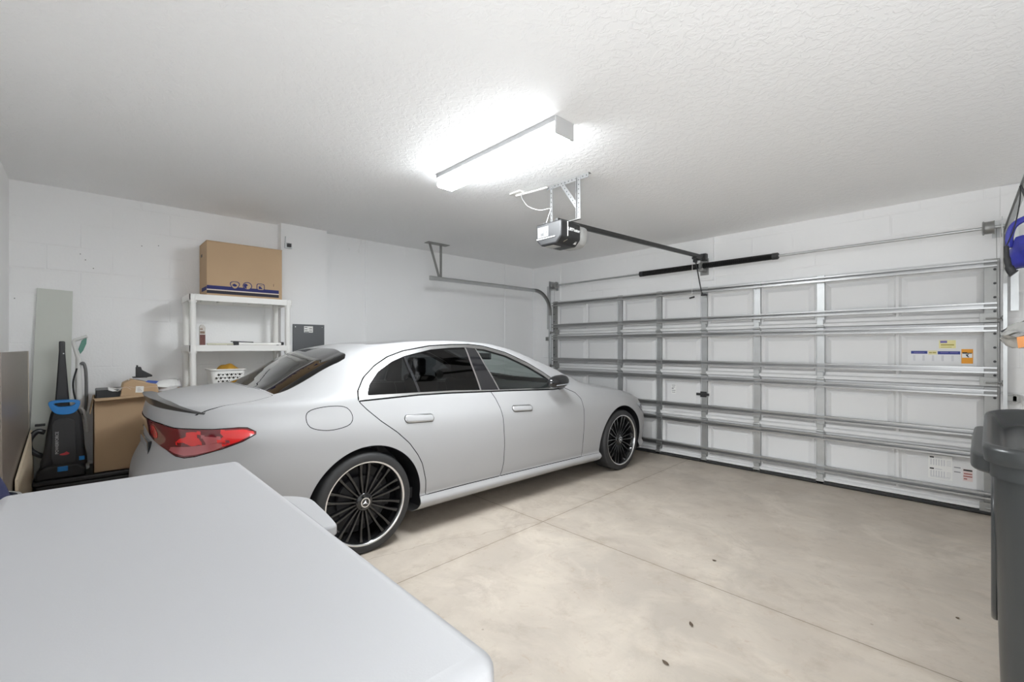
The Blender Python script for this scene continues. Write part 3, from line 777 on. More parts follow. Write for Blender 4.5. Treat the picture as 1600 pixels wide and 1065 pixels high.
mb = MB(); mb.box(5.365, 5.56, YD-.038, YD+.002, 0, HC-.014); struct('trim_3', mb, M_WALL_F, bevel=.004)
mb = MB(); mb.box(-.002, .010, 2.955, 2.985, 0, HC); struct('trim_4', mb, M_WALL_S, bevel=.003)
mb = MB(); mb.box(-.002, .008, 5.295, 5.325, 0, HC); struct('trim_5', mb, M_WALL_S, bevel=.003)

# ------------------------------------------------------------------ garage door
M_DOOR = simple('white_door_skin', (.74,.74,.74), rough=.62, bump=.03, bscale=300)
M_SEAL = simple('rubber_seal', (.03,.03,.03), rough=.7)
door = thing('door_1', (2.925, 5.93, 0), 'white sectional garage door with steel struts, closed', 'garage door', kind='structure')
DX0, DX1 = .487, 5.363
SECT = [(1.598, 2.125), (1.068, 1.594), (.538, 1.064), (.030, .534)]
STX = [1.738, 2.335, 2.930, 3.523, 4.122]
PC = [.86, 1.42, 2.037, 2.632, 3.227, 3.823, 4.43, 5.01]
PW = [.50, .50, .44, .44, .44, .44, .50, .50]
PY = 5.918                                   # inner face of the skin
def strut(z, yb=5.908):
    mb = MB(); d, hh, t = .058, .052, .003
    prof = [(0,-hh/2),(-d,-hh/2),(-d,-hh/2+.014),(-d+t,-hh/2+.014),(-d+t,-hh/2+t),(-t,-hh/2+t),(-t,hh/2-t),(-d+t,hh/2-t),(-d+t,hh/2-.014),(-d,hh/2-.014),(-d,hh/2),(0,hh/2)]
    mb.prism(prof, frame((DX0+.015, yb, z), (0,1,0), (0,0,1)), DX1-DX0-.03)
    return mb
M_STRUT = simple('strut_steel', (.45,.45,.45), rough=.34, metal=.85, var=.08, vscale=5)
for si, (z0, z1) in enumerate(SECT):
    mb = MB(); zb = z0
    # skin with pressed panels
    xs = [DX0]; 
    pz0, pz1 = z0+.105, z1-.105
    mb.box(DX0, DX1, PY, PY+.03, z0, pz0-.03); mb.box(DX0, DX1, PY, PY+.03, pz1+.03, z1)
    x = DX0
    for c, w in zip(PC, PW):
        mb.box(x, c-w/2-.03, PY, PY+.03, pz0-.03, pz1+.03); x = c+w/2+.03
        a = [(c-w/2-.03, PY, pz0-.03), (c+w/2+.03, PY, pz0-.03), (c+w/2+.03, PY, pz1+.03), (c-w/2-.03, PY, pz1+.03)]
        q = [(c-w/2-.012, PY+.022, pz0-.012), (c+w/2+.012, PY+.022, pz0-.012), (c+w/2+.012, PY+.022, pz1+.012), (c-w/2-.012, PY+.022, pz1+.012)]
        r = [(c-w/2+.03, PY-.001, pz0+.03), (c+w/2-.03, PY-.001, pz0+.03), (c+w/2-.03, PY-.001, pz1-.03), (c-w/2+.03, PY-.001, pz1-.03)]
        o = len(mb.v)
        mb.add(a+q+r, [(k, (k+1)%4, (k+1)%4+4, k+4) for k in range(4)] + [(k+4, (k+1)%4+4, (k+1)%4+8, k+8) for k in range(4)] + [(8,9,10,11)])
    mb.box(x, DX1, PY, PY+.03, pz0-.03, pz1+.03)
    mb.box(DX0, DX1, PY+.0295, PY+.034, z0-(.012 if si < 3 else 0), z1)
    # folded rib along the lower edge
    mb.prism([(0,.0),(-.030,.002),(-.030,.030),(-.022,.037),(0,.046)], frame((DX0, PY, z0), (0,1,0), (0,0,1)), DX1-DX0)
    sec = obj('door_section', mb, M_DOOR, door, fix=False)
    for k, z in enumerate((z1-.048, z0+.135)):
        obj('strut', strut(z), M_STRUT, sec)
    for x in STX:
        mb = MB(); mb.box(x-.037, x+.037, PY-.014, PY, z0+.002, z1-.002); mb.box(x-.037, x-.033, PY-.02, PY, z0+.05, z1-.01); mb.box(x+.033, x+.037, PY-.02, PY, z0+.05, z1-.01)
        st = obj('stile', mb, M_GALV, sec, bevel=.0015)
        mb = MB()
        for zz in (z0+.07, z1-.09, z1-.13): mb.tube([(x-.015, PY-.012, zz), (x-.015, PY-.019, zz)], .005, 8); mb.tube([(x+.015, PY-.012, zz), (x+.015, PY-.019, zz)], .005, 8)
        obj('rivet', mb, M_GALV, sec)
    for x, sg in ((DX0+.045, 1), (DX1-.045, -1)):
        mb = MB(); mb.box(x-.045, x+.045, PY-.016, PY+.03, z0+.002, z1-.002)
        obj('end_stile', mb, M_GALV_D, sec, bevel=.002)
        mb = MB()
        for q in range(4): mb.tube([(x+sg*-.018, PY-.015, z0+.09+q*.115), (x+sg*-.018, PY-.022, z0+.09+q*.115)], .010, 8)
        obj('end_bolt', mb, M_DARK, sec)
    # hinges over the joint with the section below
    for x in STX:
        mb = MB(); lowz = z0+.0 
        mb.box(x-.027, x+.027, PY-.038, PY-.033 if si < 3 else PY-.033, z0+.012, z0+.075); mb.box(x-.027, x+.027, PY-.038, PY-.012, z0+.07, z0+.076)
        if si < 3: mb.box(x-.027, x+.027, PY-.024, PY-.019, z0-.075, z0-.004); mb.tube([(x-.036, PY-.034, z0+.002), (x+.036, PY-.034, z0+.002)], .011, 10)
        else: mb.box(x-.035, x+.035, PY-.045, PY-.01, z0-.02, z0+.03)
        obj('hinge', mb, M_GALV, sec, bevel=.0015)
    for x, sg in ((DX0, -1), (DX1, 1)):
        mb = MB(); mb.box(x-sg*.085-.03, x-sg*.085+.07*1-.005 if sg < 0 else x-sg*.01, PY-.040, PY-.034, z0+.0, z0+.075)
        mb.box(min(x-sg*.09, x), max(x-sg*.09, x), PY-.042, PY-.013, z0+.02, z0+.045)
        mb.tube([(x-sg*.08, PY-.05, z0+.03), (x+sg*.02, PY-.05, z0+.03)], .0065, 8)
        mb.lathe([(.0,-.008),(.022,-.010),(.023,0),(.022,.010),(0,.008)], frame((x+sg*.022, PY-.05, z0+.03), (0,1,0), (0,0,1)), 16)
        obj('roller_hinge', mb, M_GALV_D, sec, bevel=.001)
    if si == 3:
        mb = MB(); mb.prism([(.0,.03),(-.045,.03),(-.045,.012),(-.03,-.018+.018),(.02,0),(.03,.03)], frame((DX0, PY, 0), (0,1,0), (0,0,1)), DX1-DX0); obj('bottom_seal', mb, M_SEAL, sec)
        mb = MB(); mb.box(DX0, DX1, PY-.03, PY+.0, .030, .042); obj('bottom_retainer', mb, M_GALV_D, sec)
    if si == 2:
        mb = MB(); mb.box(2.845, 3.0, PY-.05, PY-.035, .808, .838); mb.box(2.89, 2.96, PY-.04, PY-.012, .79, .855); mb.tube([(2.925, PY-.01, .823), (2.925, PY-.055, .823)], .014, 10)
        lk = obj('slide_lock', mb, M_DARK, sec, bevel=.002, )
        mb = MB(); mb.box(2.50, 2.56, PY-.0025, PY-.0012, .80, .92); lb = obj('small_label', mb, M_PAPER, sec)
        mb = MB(); 
        for k, (w0, w1) in enumerate(((.1,.9),(.2,.8),(.1,.5),(.1,.9),(.15,.85))): mb.box(2.50+.06*w0, 2.50+.06*w1, PY-.0035, PY-.002, .905-k*.022, .912-k*.022 if k != 2 else .918-k*.022)
        obj('label_print', mb, simple('grey_ink', (.25,.25,.27), rough=.6), lb)
    Ysub = PY-.0025
    def sticker(name, x0, x1, za, zb_, mat, par, dy=0., lab=None):
        o = obj(name, MB().box(x0, x1, Ysub-dy, Ysub+.0012-dy, za, zb_), mat, par)
        if lab: o['label'] = lab
        return o
    if si == 1:
        M_YEL = simple('pale_yellow_label', (.80,.74,.36), rough=.6); M_NAVY = simple('navy_label', (.03,.05,.25), rough=.6); M_ORANGE = simple('orange_label', (.80,.33,.02), rough=.6)
        M_CREAM = simple('cream_label', (.76,.70,.44), rough=.6); M_LILAC = simple('lilac_ink', (.20,.17,.42), rough=.6); M_OLIVE = simple('olive_ink', (.35,.30,.05), rough=.6)
        s1 = sticker('yellow_label', 5.00, 5.106, 1.382, 1.452, M_YEL, sec, 0, 'pale yellow label')
        sticker('label_print', 5.008, 5.052, 1.428, 1.448, M_LILAC, s1, .0014); sticker('label_print', 5.012, 5.095, 1.407, 1.416, M_OLIVE, s1, .0014); sticker('label_print', 5.012, 5.080, 1.390, 1.394, M_OLIVE, s1, .0014)
        s2 = sticker('blue_strip_label', 4.815, 5.133, 1.262, 1.358, simple('clear_film', (.74,.74,.75), rough=.4), sec, 0, 'label strip with navy band')
        sticker('label_band', 4.815, 4.925, 1.333, 1.358, M_NAVY, s2, .0014); sticker('label_band', 4.992, 5.133, 1.329, 1.356, M_NAVY, s2, .0014)
        sticker('label_patch', 4.930, 4.988, 1.326, 1.362, M_CREAM, s2, .0014)
        for a, c_ in ((4.936, 4.955), (4.958, 4.982)): sticker('label_print', a, c_, 1.339, 1.348, M_OLIVE, s2, .0028)
        for a, c_ in ((4.835, 4.905), (5.01, 5.06), (5.07, 5.12)): sticker('label_print', a, c_, 1.341, 1.346, M_LILAC, s2, .0028)
        for k in range(5): sticker('label_print', 4.83+k*.062, 4.845+k*.062, 1.27, 1.32, simple('pale_grey_ink', (.62,.62,.64), rough=.6) if k == 0 else bpy.data.materials['pale_grey_ink'], s2, .0014)
        s3 = sticker('warning_label', 5.140, 5.210, 1.252, 1.375, M_ORANGE, sec, .0, 'orange and white warning label')
        sticker('label_patch', 5.144, 5.206, 1.302, 1.340, M_PAPER, s3, .0014)
        sticker('label_print', 5.146, 5.175, 1.336, 1.348, M_INK, s3, .0028); sticker('label_print', 5.165, 5.203, 1.336, 1.343, M_INK, s3, .0028)
        mbp = MB(); mbp.beam((5.168, Ysub-.003, 1.330), (5.184, Ysub-.003, 1.306), .002, .007, (1,0,0)); mbp.beam((5.182, Ysub-.003, 1.334), (5.172, Ysub-.003, 1.316), .002, .006, (1,0,0)); obj('label_print', mbp, M_INK, s3)
    if si == 3:
        s1 = sticker('data_label', 4.930, 5.085, .232, .440, M_PAPER, sec, 0, 'white printed data label')
        GI = bpy.data.materials['grey_ink']; PG = bpy.data.materials['pale_grey_ink']
        for zz in (.425, .325):
            sticker('label_print', 4.940, 4.968, zz-.012, zz, M_INK, s1, .0014); sticker('label_print', 4.975, 5.02, zz-.010, zz-.003, PG, s1, .0014)
            for k in range(6): sticker('label_print', 4.945+k*.017, 4.953+k*.017, zz-.075, zz-.022, PG, s1, .0014)
            for k in range(4): sticker('label_print', 5.048, 5.078, zz-.03-k*.013, zz-.026-k*.013, PG, s1, .0014)
        for k in range(3): sticker('label_print', 4.945, 5.07, .248-k*.006+.006, .2505-k*.006+.006, PG, s1, .0014)
        s2 = sticker('red_warning_label', 5.150, 5.208, .250, .352, simple('pink_label', (.72,.60,.58), rough=.6), sec, 0, 'pale pink label with dark red print')
        sticker('label_print', 5.152, 5.206, .335, .348, M_INK, s2, .0014)
        MR = simple('dark_red_ink', (.30,.06,.05), rough=.6)
        for k, (a, c_) in enumerate(((5.155,5.205),(5.152,5.206),(5.155,5.175))): sticker('label_print', a, c_, .308-k*.022, .316-k*.022, MR, s2, .0014)
        for zz in (.350, .312): sticker('side_print', 5.095, 5.135, zz, zz+.008, GI, sec, 0.)

# ------------------------------------------------------------------ tracks
def track_sweep(path, X, sg, t=.0025, w=.05, lip=.018, skew=0.):
    """C channel swept along a path in the YZ plane; opening faces +sg x"""
    prof = [(0,-w/2),(lip*1.3,-w/2),(lip*1.3,-w/2+t),(t,-w/2+t),(t,w/2-t),(lip*1.3,w/2-t),(lip*1.3,w/2),(0,w/2)]
    mb = MB(); rows = []; P = [Vector((0,)+p) for p in path]
    for i, p in enumerate(P):
        d = (P[min(i+1, len(P)-1)] - P[max(i-1, 0)]).normalized(); nrm = Vector((0, -d.z, d.y))
        rows.append([Vector((X + sg*a + skew*(path[0][0]-p.y), p.y + nrm.y*c, p.z + nrm.z*c)) for a, c in prof + prof[:1]])
    mb.grid(rows); mb.add(rows[0][:-1], [tuple(range(8))]); mb.add(rows[-1][:-1], [tuple(range(8))]); return mb
ZT = 2.275; RC = .34; YT = PY-.05
for side, X, sg, lab in (('l', .445, 1, 'galvanised door track on the far left side behind the car'), ('r', 5.405, -1, 'galvanised door track at right end of the garage door')):
    tr = thing('door_track', (X, YT, 0), lab, 'track', 'garage door tracks')
    cz, cy = ZT-RC, YT-RC
    vert = [(YT, .03), (YT, .6), (YT, 1.2), (YT, cz-.03)]
    obj('vertical_track', track_sweep(vert, X, sg), M_GALV, tr)
    arc = [(cy+RC*math.cos(a), cz+RC*math.sin(a)) for a in np.linspace(0, PI/2, 14)]
    obj('curved_track', track_sweep([(YT, cz-.03)] + arc, X, sg), M_GALV_D, tr, smooth=True, angle=50)
    yend = 3.60 if side == 'l' else 2.5
    obj('horizontal_track', track_sweep([(cy+.02, ZT), (4.6, ZT), (yend, ZT-.005)], X, sg, skew=.035 if side == 'r' else 0.), M_GALV, tr)
    for z in (.35, .95, 1.5):
        mb = MB(); mb.box(X-sg*.05-.02, X-sg*.05+.02, YT-.02, YD-.036 if side == 'r' else YD, z, z+.06); mb.box(min(X-sg*.05, X), max(X-sg*.05, X), YT-.02, YT+.02, z+.01, z+.05); obj('track_bracket', mb, M_GALV_D, tr)
    mb = MB(); mb.beam((X-sg*.04, YT+.01, cz-.25), (X-sg*.04, YT+.01, ZT+.10), .045, .004, (0,1,0)); mb.beam((X-sg*.0225, YT+.03, cz-.25), (X-sg*.0225, YT+.03, ZT+.06), .004, .045, (0,1,0)); obj('flag_bracket', mb, M_GALV, tr)
    yh = 3.78 if side == 'l' else 2.75
    XV = X; X = X if side == 'l' else X+.095
    mb = MB(); mb.beam((X-sg*.006, yh, ZT-.02), (X-sg*.006, yh, HC-.005), .034, .004, (1,0,0)); mb.beam((X-sg*.006, yh-.02, ZT), (X-sg*.006, yh-.17, HC-.005), .034, .004, (1,0,0))
    mb.box(X-.05, X+.05, yh-.22, yh+.10, HC-.008, HC-.001)
    obj('ceiling_hanger', mb, M_GALV_D if side == 'l' else M_GALV, tr)

# ------------------------------------------------------------------ torsion shaft
YS, ZS = 5.815, 2.365
ts = thing('torsion_shaft', (2.93, YS, ZS), 'steel torsion bar with two black springs above the garage door', 'torsion bar')
mb = MB(); mb.tube([(.50, YS, ZS), (5.45, YS, ZS)], .0128, 14); obj('shaft', mb, M_GALV, ts, smooth=True)
M_SPR = simple('black_spring', (.018,.018,.018), rough=.4, metal=.4)
for xa, xb in ((2.14, 2.905), (2.955, 3.735)):
    mb = MB(); pr = []; n = 75
    for k in range(n):
        x = xa + (xb-xa)*k/n; pr += [(.029, x), (.0345, x+(xb-xa)/n*.5)]
    mb.lathe([(.012, xa)] + pr + [(.029, xb), (.012, xb)], frame((0, YS, ZS), (0,1,0), (0,0,1)), 18); sp = obj('torsion_spring', mb, M_SPR, ts, smooth=True, angle=80)
    xe = xa if xa < 2.5 else xb
    mb = MB(); mb.lathe([(.014,-.03),(.036,-.03),(.036,.02),(.026,.03),(.014,.03)], frame((xe, YS, ZS), (0,1,0), (0,0,1)), 20); obj('winding_cone', mb, M_DARK, sp, smooth=True)
mb = MB(); mb.box(2.90, 2.96, YS-.02, YD-.036, ZS-.06, ZS-.03); mb.box(2.88, 2.98, YD-.044, YD-.036, ZS-.10, ZS+.10); mb.lathe([(.014,-.012),(.045,-.012),(.045,.012),(.014,.012)], frame((2.93, YS, ZS), (0,1,0), (0,0,1)), 20); obj('centre_bracket', mb, M_GALV_D, ts)
for x, sg in ((.60, 1), (5.30, -1)):
    mb = MB(); mb.lathe([(.013,-.035),(.05,-.035),(.058,-.03),(.050,-.02),(.050,.025),(.056,.035),(.013,.035)], frame((x, YS, ZS), (0,1,0), (0,0,1)), 24); obj('cable_drum', mb, M_GALV_D, ts, smooth=True)
    mb = MB(); mb.box(x-sg*.075-.003, x-sg*.075+.003, YS-.05, YD-.024, ZS-.07, ZS+.07); mb.box(min(x-sg*.075, x-sg*.02), max(x-sg*.075, x-sg*.02), YD-.026, YD-.0225, ZS-.07, ZS+.07); obj('end_bearing_plate', mb, M_GALV, ts)
    mb = MB(); mb.tube([(x-sg*.045, YS+.045, ZS), (x-sg*.06, PY-.055, .06)], .002, 6); obj('lift_cable', mb, M_GALV_D, ts)

# ------------------------------------------------------------------ opener
op = thing('garage_door_opener', (2.93, 3.2, 2.19), 'black and white door opener hung from the ceiling on perforated brackets', 'garage door opener')
OX0, OX1, OY0, OY1, OZ0, OZ1 = 2.80, 3.065, 3.09, 3.33, 2.195, 2.375
M_OPB = simple('opener_black', (.022,.022,.023), rough=.42)
M_OPW = simple('opener_white', (.42,.42,.41), rough=.5)
mb = MB()
mb.prism([(OX0,OZ0+.05),(OX0+.05,OZ0),(OX1-.05,OZ0),(OX1,OZ0+.05),(OX1,OZ1),(OX0,OZ1)], frame((0, OY1, 0), (1,0,0), (0,0,1)), OY1-OY0)
body = obj('housing', mb, M_OPB, op, bevel=.014, seg=3)
mb = MB(); mb.prism([(OX0+.005,OZ0+.055),(OX0+.055,OZ0+.005),(OX1-.055,OZ0+.005),(OX1-.005,OZ0+.055),(OX1-.005,OZ1-.006),(OX0+.005,OZ1-.006)], frame((0, OY1+.115, 0), (1,0,0), (0,0,1)), .12)
obj('light_cover', mb, M_OPW, op, bevel=.04, seg=4)
mb = MB(); mb.box(OX0+.02, OX0+.135, OY0-.004, OY0+.01, OZ0+.065, OZ1-.03); lens = obj('rear_panel', mb, simple('pale_panel', (.20,.20,.20), rough=.5), op, bevel=.003)
mb = MB(); mb.box(OX0+.082, OX0+.086, OY0-.0055, OY0-.003, OZ0+.075, OZ1-.035); 
for k in range(5): mb.box(OX0+.09, OX0+.13, OY0-.0055, OY0-.003, OZ0+.078+k*.013, OZ0+.080+k*.013)
mb.box(OX0+.055, OX0+.080, OY0-.0055, OY0-.003, OZ0+.08, OZ0+.10)
obj('panel_print', mb, simple('mid_grey_ink', (.09,.09,.09), rough=.6), lens)
mb = MB(); mb.box(OX0+.01, OX1-.06, OY0-.006, OY0+.004, OZ0+.052, OZ0+.060); obj('edge_strip', mb, M_OPW, op)
mb = MB(); mb.box(OX1-.003, OX1+.003, OY0+.075, OY0+.081, OZ0+.06, OZ1-.008); obj('side_strip', mb, M_WHITE_PLASTIC, op)
Mt = frame((OX1+.0015, (OY0+OY1)/2+.035, OZ1-.062), (0,1,0), (0,0,1))
obj('lettering', text_mesh('LiftMaster', .036, Mt, .0008, bold=.0006), M_WHITE_INK, body)
mb = MB(); mb.tube(resample([(2.98, OY0+.03, OZ0+.02), (2.995, OY0+.02, OZ0+.004), (3.02, OY0+.05, OZ0+.012), (3.05, OY0+.09, OZ0+.04)], 5), .004, 8); obj('antenna_wire', mb, simple('cream_wire', (.72,.70,.52), rough=.5), op)
mb = MB(); mb.box(2.86, 2.96, OY0+.03, OY0+.12, OZ0-.003, OZ0+.004); obj('lamp_lens', mb, M_OPW, op, bevel=.002)
mb = MB()
for q in range(2): mb.add([(OX1-.0335+.0015+.0*q, 3.27+.012*q, OZ0+.0155), (OX1-.0335+.0015, 3.29+.012*q, OZ0+.0155), (OX1-.012+.0015, 3.285+.012*q, OZ0+.037)], [(0,1,2)])
obj('badge', mb, M_WHITE_INK, body)
# rail
RA, RB = Vector((2.93, OY0+.1, 2.405)), Vector((2.935, 5.87, 2.478))
mb = MB(); mb.beam(RA, RB, .032, .040); rl = obj('rail', mb, simple('rail_steel', (.06,.06,.06), rough=.4, metal=.6), op, bevel=.003)
mb = MB(); mb.box(2.90, 2.97, 5.85, 5.912, 2.44, 2.52); obj('header_bracket', mb, M_DARK, op, bevel=.003)
mb = MB(); mb.box(2.905, 2.965, 5.62, 5.76, 2.425, 2.452); mb.box(2.90, 2.93, 5.66, 5.72, 2.395, 2.43); obj('trolley', mb, M_DARK, op, bevel=.004)
mb = MB(); mb.beam((2.915, 5.70, 2.42), (2.925, 5.835, 2.06), .020, .006, (1,0,0)); mb.beam((2.925, 5.835, 2.06), (2.935, 5.84, 2.02), .02, .006, (1,0,0)); mb.box(2.925, 2.985, 5.82, 5.86, 2.01, 2.03); obj('door_arm', mb, M_DARK, op)
mb = MB(); mb.tube([(2.895, 5.66, 2.42), (2.89, 5.66, 1.99)], .0022, 6); cd = obj('release_cord', mb, M_WHITE_PLASTIC, op)
mb = MB(); mb.tube([(2.86, 5.665, 1.975), (2.92, 5.655, 1.985)], .010, 8); obj('release_handle', mb, M_DARK, cd)
# hanging brackets: perforated angle, holes shown as dark studs through the flange
M_PERF = simple('perforated_angle', (.27,.27,.27), rough=.6)
def perf(a, b_, wdir, w=.032, t=.003):
    """one flat flange from a to b with round holes cut through (drawn as inset dark plugs)"""
    a = Vector(a); b_ = Vector(b_); d = (b_-a); L = d.length; d.normalize(); wd = Vector(wdir).normalized(); nn = d.cross(wd).normalized()
    mb = MB(); mb.beam(a, b_, w, t, nn)
    hb = MB(); n = int(L/.034)
    for k in range(n):
        c = a + d*(L*(k+.5)/n)
        hb.lathe([(0,-t/2-.0006),(.0052,-t/2-.0006),(.0052,t/2+.0006),(0,t/2+.0006)], frame(c, d, wd), 8)
    return mb, hb
segs = [((2.80,3.22,HC-.020),(3.225,3.22,HC-.020),(0,0,1)), ((3.135,3.215,HC-.02),(3.135,3.215,OZ1+.005),(1,0,0)), ((2.855,3.215,HC-.02),(2.855,3.215,OZ1-.0),(1,0,0)), ((2.97,3.212,HC-.03),(3.13,3.212,OZ1+.09),(1,0,1))]
for k, (a, b_, wd) in enumerate(segs):
    w = .022 if k == 2 else .034
    mb, hb = perf(a, b_, wd, w)
    if k == 0: mb.box(2.80, 3.225, 3.22, 3.252, HC-.004, HC-.001)
    if k == 1: mb.beam((3.119, 3.215, HC-.02), (3.119, 3.215, OZ1+.005), .003, .030, (0,1,0))
    hg = obj('hanger_angle', mb, M_PERF, op); obj('hanger_holes', hb, M_DARK, hg)
mb, hb = perf((2.84,3.215,OZ1+.003),(3.15,3.215,OZ1+.003),(0,1,0)); hg = obj('hanger_angle', mb, M_PERF, op); obj('hanger_holes', hb, M_DARK, hg)
mb = MB(); mb.beam((2.875, OY0+.02, OZ1+.002), (2.92, OY0-.004, OZ0+.10), .016, .004, (1,0,0)); obj('strap_end', mb, M_PERF, op)
# ceiling outlet and cord
oc = thing('ceiling_outlet', (2.53, 3.15, HC), 'white outlet box on the ceiling left of the opener', 'outlet')
mb = MB(); mb.box(2.46, 2.59, 3.11, 3.19, HC-.012, HC); obj('cover_plate', mb, M_WHITE_PLASTIC, oc, bevel=.003)
mb = MB(); mb.tube([(2.50, 3.155, HC-.02), (2.83, 3.19, HC-.022)], .009, 10); obj('conduit', mb, M_WHITE_PLASTIC, oc, smooth=True)
mb = MB(); mb.tube(resample([(2.575, 3.15, HC-.012), (2.585, 3.14, HC-.06), (2.66, 3.14, HC-.15), (2.78, 3.16, HC-.205), (2.852, 3.20, HC-.20), (2.845, 3.19, HC-.26), (2.84, 3.16, OZ1+.005)], 6), .0035, 8)
o = obj('power_cord', mb, simple('grey_cord', (.55,.55,.55), rough=.5), loc=(2.7, 3.15, HC-.2), smooth=True); tag(o, 'thin white cord drooping from the ceiling outlet to the opener', 'cord')

# ------------------------------------------------------------------ ceiling light
LX0, LX1, LY0, LY1, LZ0 = 2.395, 3.605, 2.412, 2.560, 2.622
fl = thing('ceiling_light', ((LX0+LX1)/2, (LY0+LY1)/2, HC), 'lit fluorescent wraparound fixture on the ceiling', 'ceiling light')
mb = MB(); mb.box(LX0, LX1, LY0-.006, LY1+.006, HC-.030, HC); obj('fixture_pan', mb, M_WHITE_ENAMEL, fl, bevel=.002)
M_EMIT, nt, b = new_mat('lit_diffuser'); b.inputs['Base Color'].default_value = (.9,.9,.9,1); b.inputs['Emission Color'].default_value = (.925,.97,1,1); b.inputs['Emission Strength'].default_value = 18.
M_EMIT_S = M_EMIT.copy(); M_EMIT_S.name = 'lit_diffuser_side'; M_EMIT_S.node_tree.nodes['Principled BSDF'].inputs['Emission Strength'].default_value = 1.8
mb = MB(); mb.prism([(LY0+.004,HC-.031),(LY0,LZ0+.012),(LY0+.012,LZ0),(LY1-.012,LZ0),(LY1,LZ0+.012),(LY1-.004,HC-.031)], frame((LX0+.004, 0, 0), (0,1,0), (0,0,1)), LX1-LX0-.008)
mb.mi = [1 if i in (2, 6) else 0 for i in range(len(mb.f))]; df = obj('diffuser', mb, [M_EMIT, M_EMIT_S], fl, fix=False)
for p in df.data.polygons: p.material_index = 0 if p.normal.z < -.5 else 1
M_ENDC = simple('end_cap', (.55,.55,.55), rough=.5)
for x in (LX0-.003, LX1-.004):
    if x < 3: continue
    mb = MB(); mb.box(x, x+.012, LY0-.006, LY1+.006, LZ0-.004, HC-.001); obj('end_cap', mb, M_ENDC, fl, bevel=.002)
mb = MB(); mb.box(LX0-.006, LX0+.004, LY0-.003, LY1+.003, HC-.034, HC-.001); obj('end_cap', mb, M_ENDC, fl, bevel=.002)
# ------------------------------------------------------------------ chest freezer
FX0, FX1, FY0, FY1, FZ = 2.945, 4.752, .225, .965, .872
fz = thing('chest_freezer', ((FX0+FX1)/2, (FY0+FY1)/2, 0), 'large white chest freezer in the foreground', 'freezer')
mb = MB(); mb.box(FX0+.02, FX1-.02, FY0+.02, FY1-.03, .03, FZ-.085); obj('cabinet', mb, M_WHITE_ENAMEL, fz, bevel=.03, seg=4)
mb = MB()
nx, ny = 26, 14; rows = []
for i in range(nx+1):
    row = []
    for j in range(ny+1):
        u, v = i/nx, j/ny; x = FX0+.03+(FX1-FX0-.06)*u; y = FY0+.03+(FY1-FY0-.06)*v
        row.append((x, y, FZ))
    rows.append(row)
mb.box(FX0, FX1, FY0, FY1, FZ-.085, FZ)
lid = obj('lid', mb, M_WHITE_ENAMEL, fz, bevel=.032, seg=6)
mb = MB(); mb.box(FX0+.012, FX1-.012, FY0+.012, FY1-.022, FZ-.092, FZ-.078); obj('lid_gasket', mb, simple('grey_gasket', (.35,.35,.36), rough=.6), fz)
mb = MB(); mb.prism(smooth_poly([(3.60,FY1-.016),(3.72,FY1-.014),(3.95,FY1-.014),(3.99,FY1-.012),(3.992,FY1+.022),(3.96,FY1+.034),(3.80,FY1+.050),(3.68,FY1+.050)], 4), frame((0,0,FZ-.040), (1,0,0), (0,1,0)), .032)
hd = obj('lid_handle', mb, M_WHITE_ENAMEL, fz, bevel=.010, seg=3)
for x in (FX0+.1, FX1-.1):
    for y in (FY0+.1, FY1-.12): obj('foot', MB().lathe([(0,0),(.025,0),(.02,.04),(0,.04)], Matrix.Translation((x, y, 0)), 14), M_BLACK, fz)

# ------------------------------------------------------------------ plastic shelving
SX0, SX1, SY0, SY1 = .03, .475, 1.105, 1.955
sh = thing('storage_shelf', ((SX0+SX1)/2, (SY0+SY1)/2, 0), 'white plastic four-tier shelf unit against the left wall', 'shelf')
for k, z in enumerate((.50, .955, 1.41, 1.865)):
    mb = MB(); mb.box(SX0, SX1, SY0, SY1, z-.052, z-.045+.037); mb.box(SX0, SX1, SY0, SY1, z-.008, z)
    mb = MB()
    ry = MB()
    mb.box(SX0, SX1, SY0, SY1, z-.010, z)
    mb.box(SX1-.012, SX1, SY0, SY1, z-.055, z); mb.box(SX0, SX0+.012, SY0, SY1, z-.055, z); mb.box(SX0, SX1, SY0, SY0+.012, z-.055, z); mb.box(SX0, SX1, SY1-.012, SY1, z-.055, z)
    for q in range(1, 6): mb.box(SX0, SX1, SY0+q*.14, SY0+q*.14+.005, z-.035, z)
    bd = obj('shelf_board', mb, M_WHITE_PLASTIC, sh, bevel=.003)
    for x in (SX0+.028, SX1-.028):
        for y in (SY0+.030, SY1-.030):
            mb = MB(); mb.lathe([(.031,z-.075),(.033,z-.06),(.033,z-.001),(.0,z-.001)], Matrix.Translation((x, y, 0)), 18); obj('corner_socket', mb, M_WHITE_PLASTIC, bd, smooth=True)
            mb = MB(); mb.lathe([(.022,0 if k == 0 else z-.455),(.026,(0 if k == 0 else z-.455)+.03),(.025,z-.07)], Matrix.Translation((x, y, 0)), 18); obj('post', mb, M_WHITE_PLASTIC, sh, smooth=True)
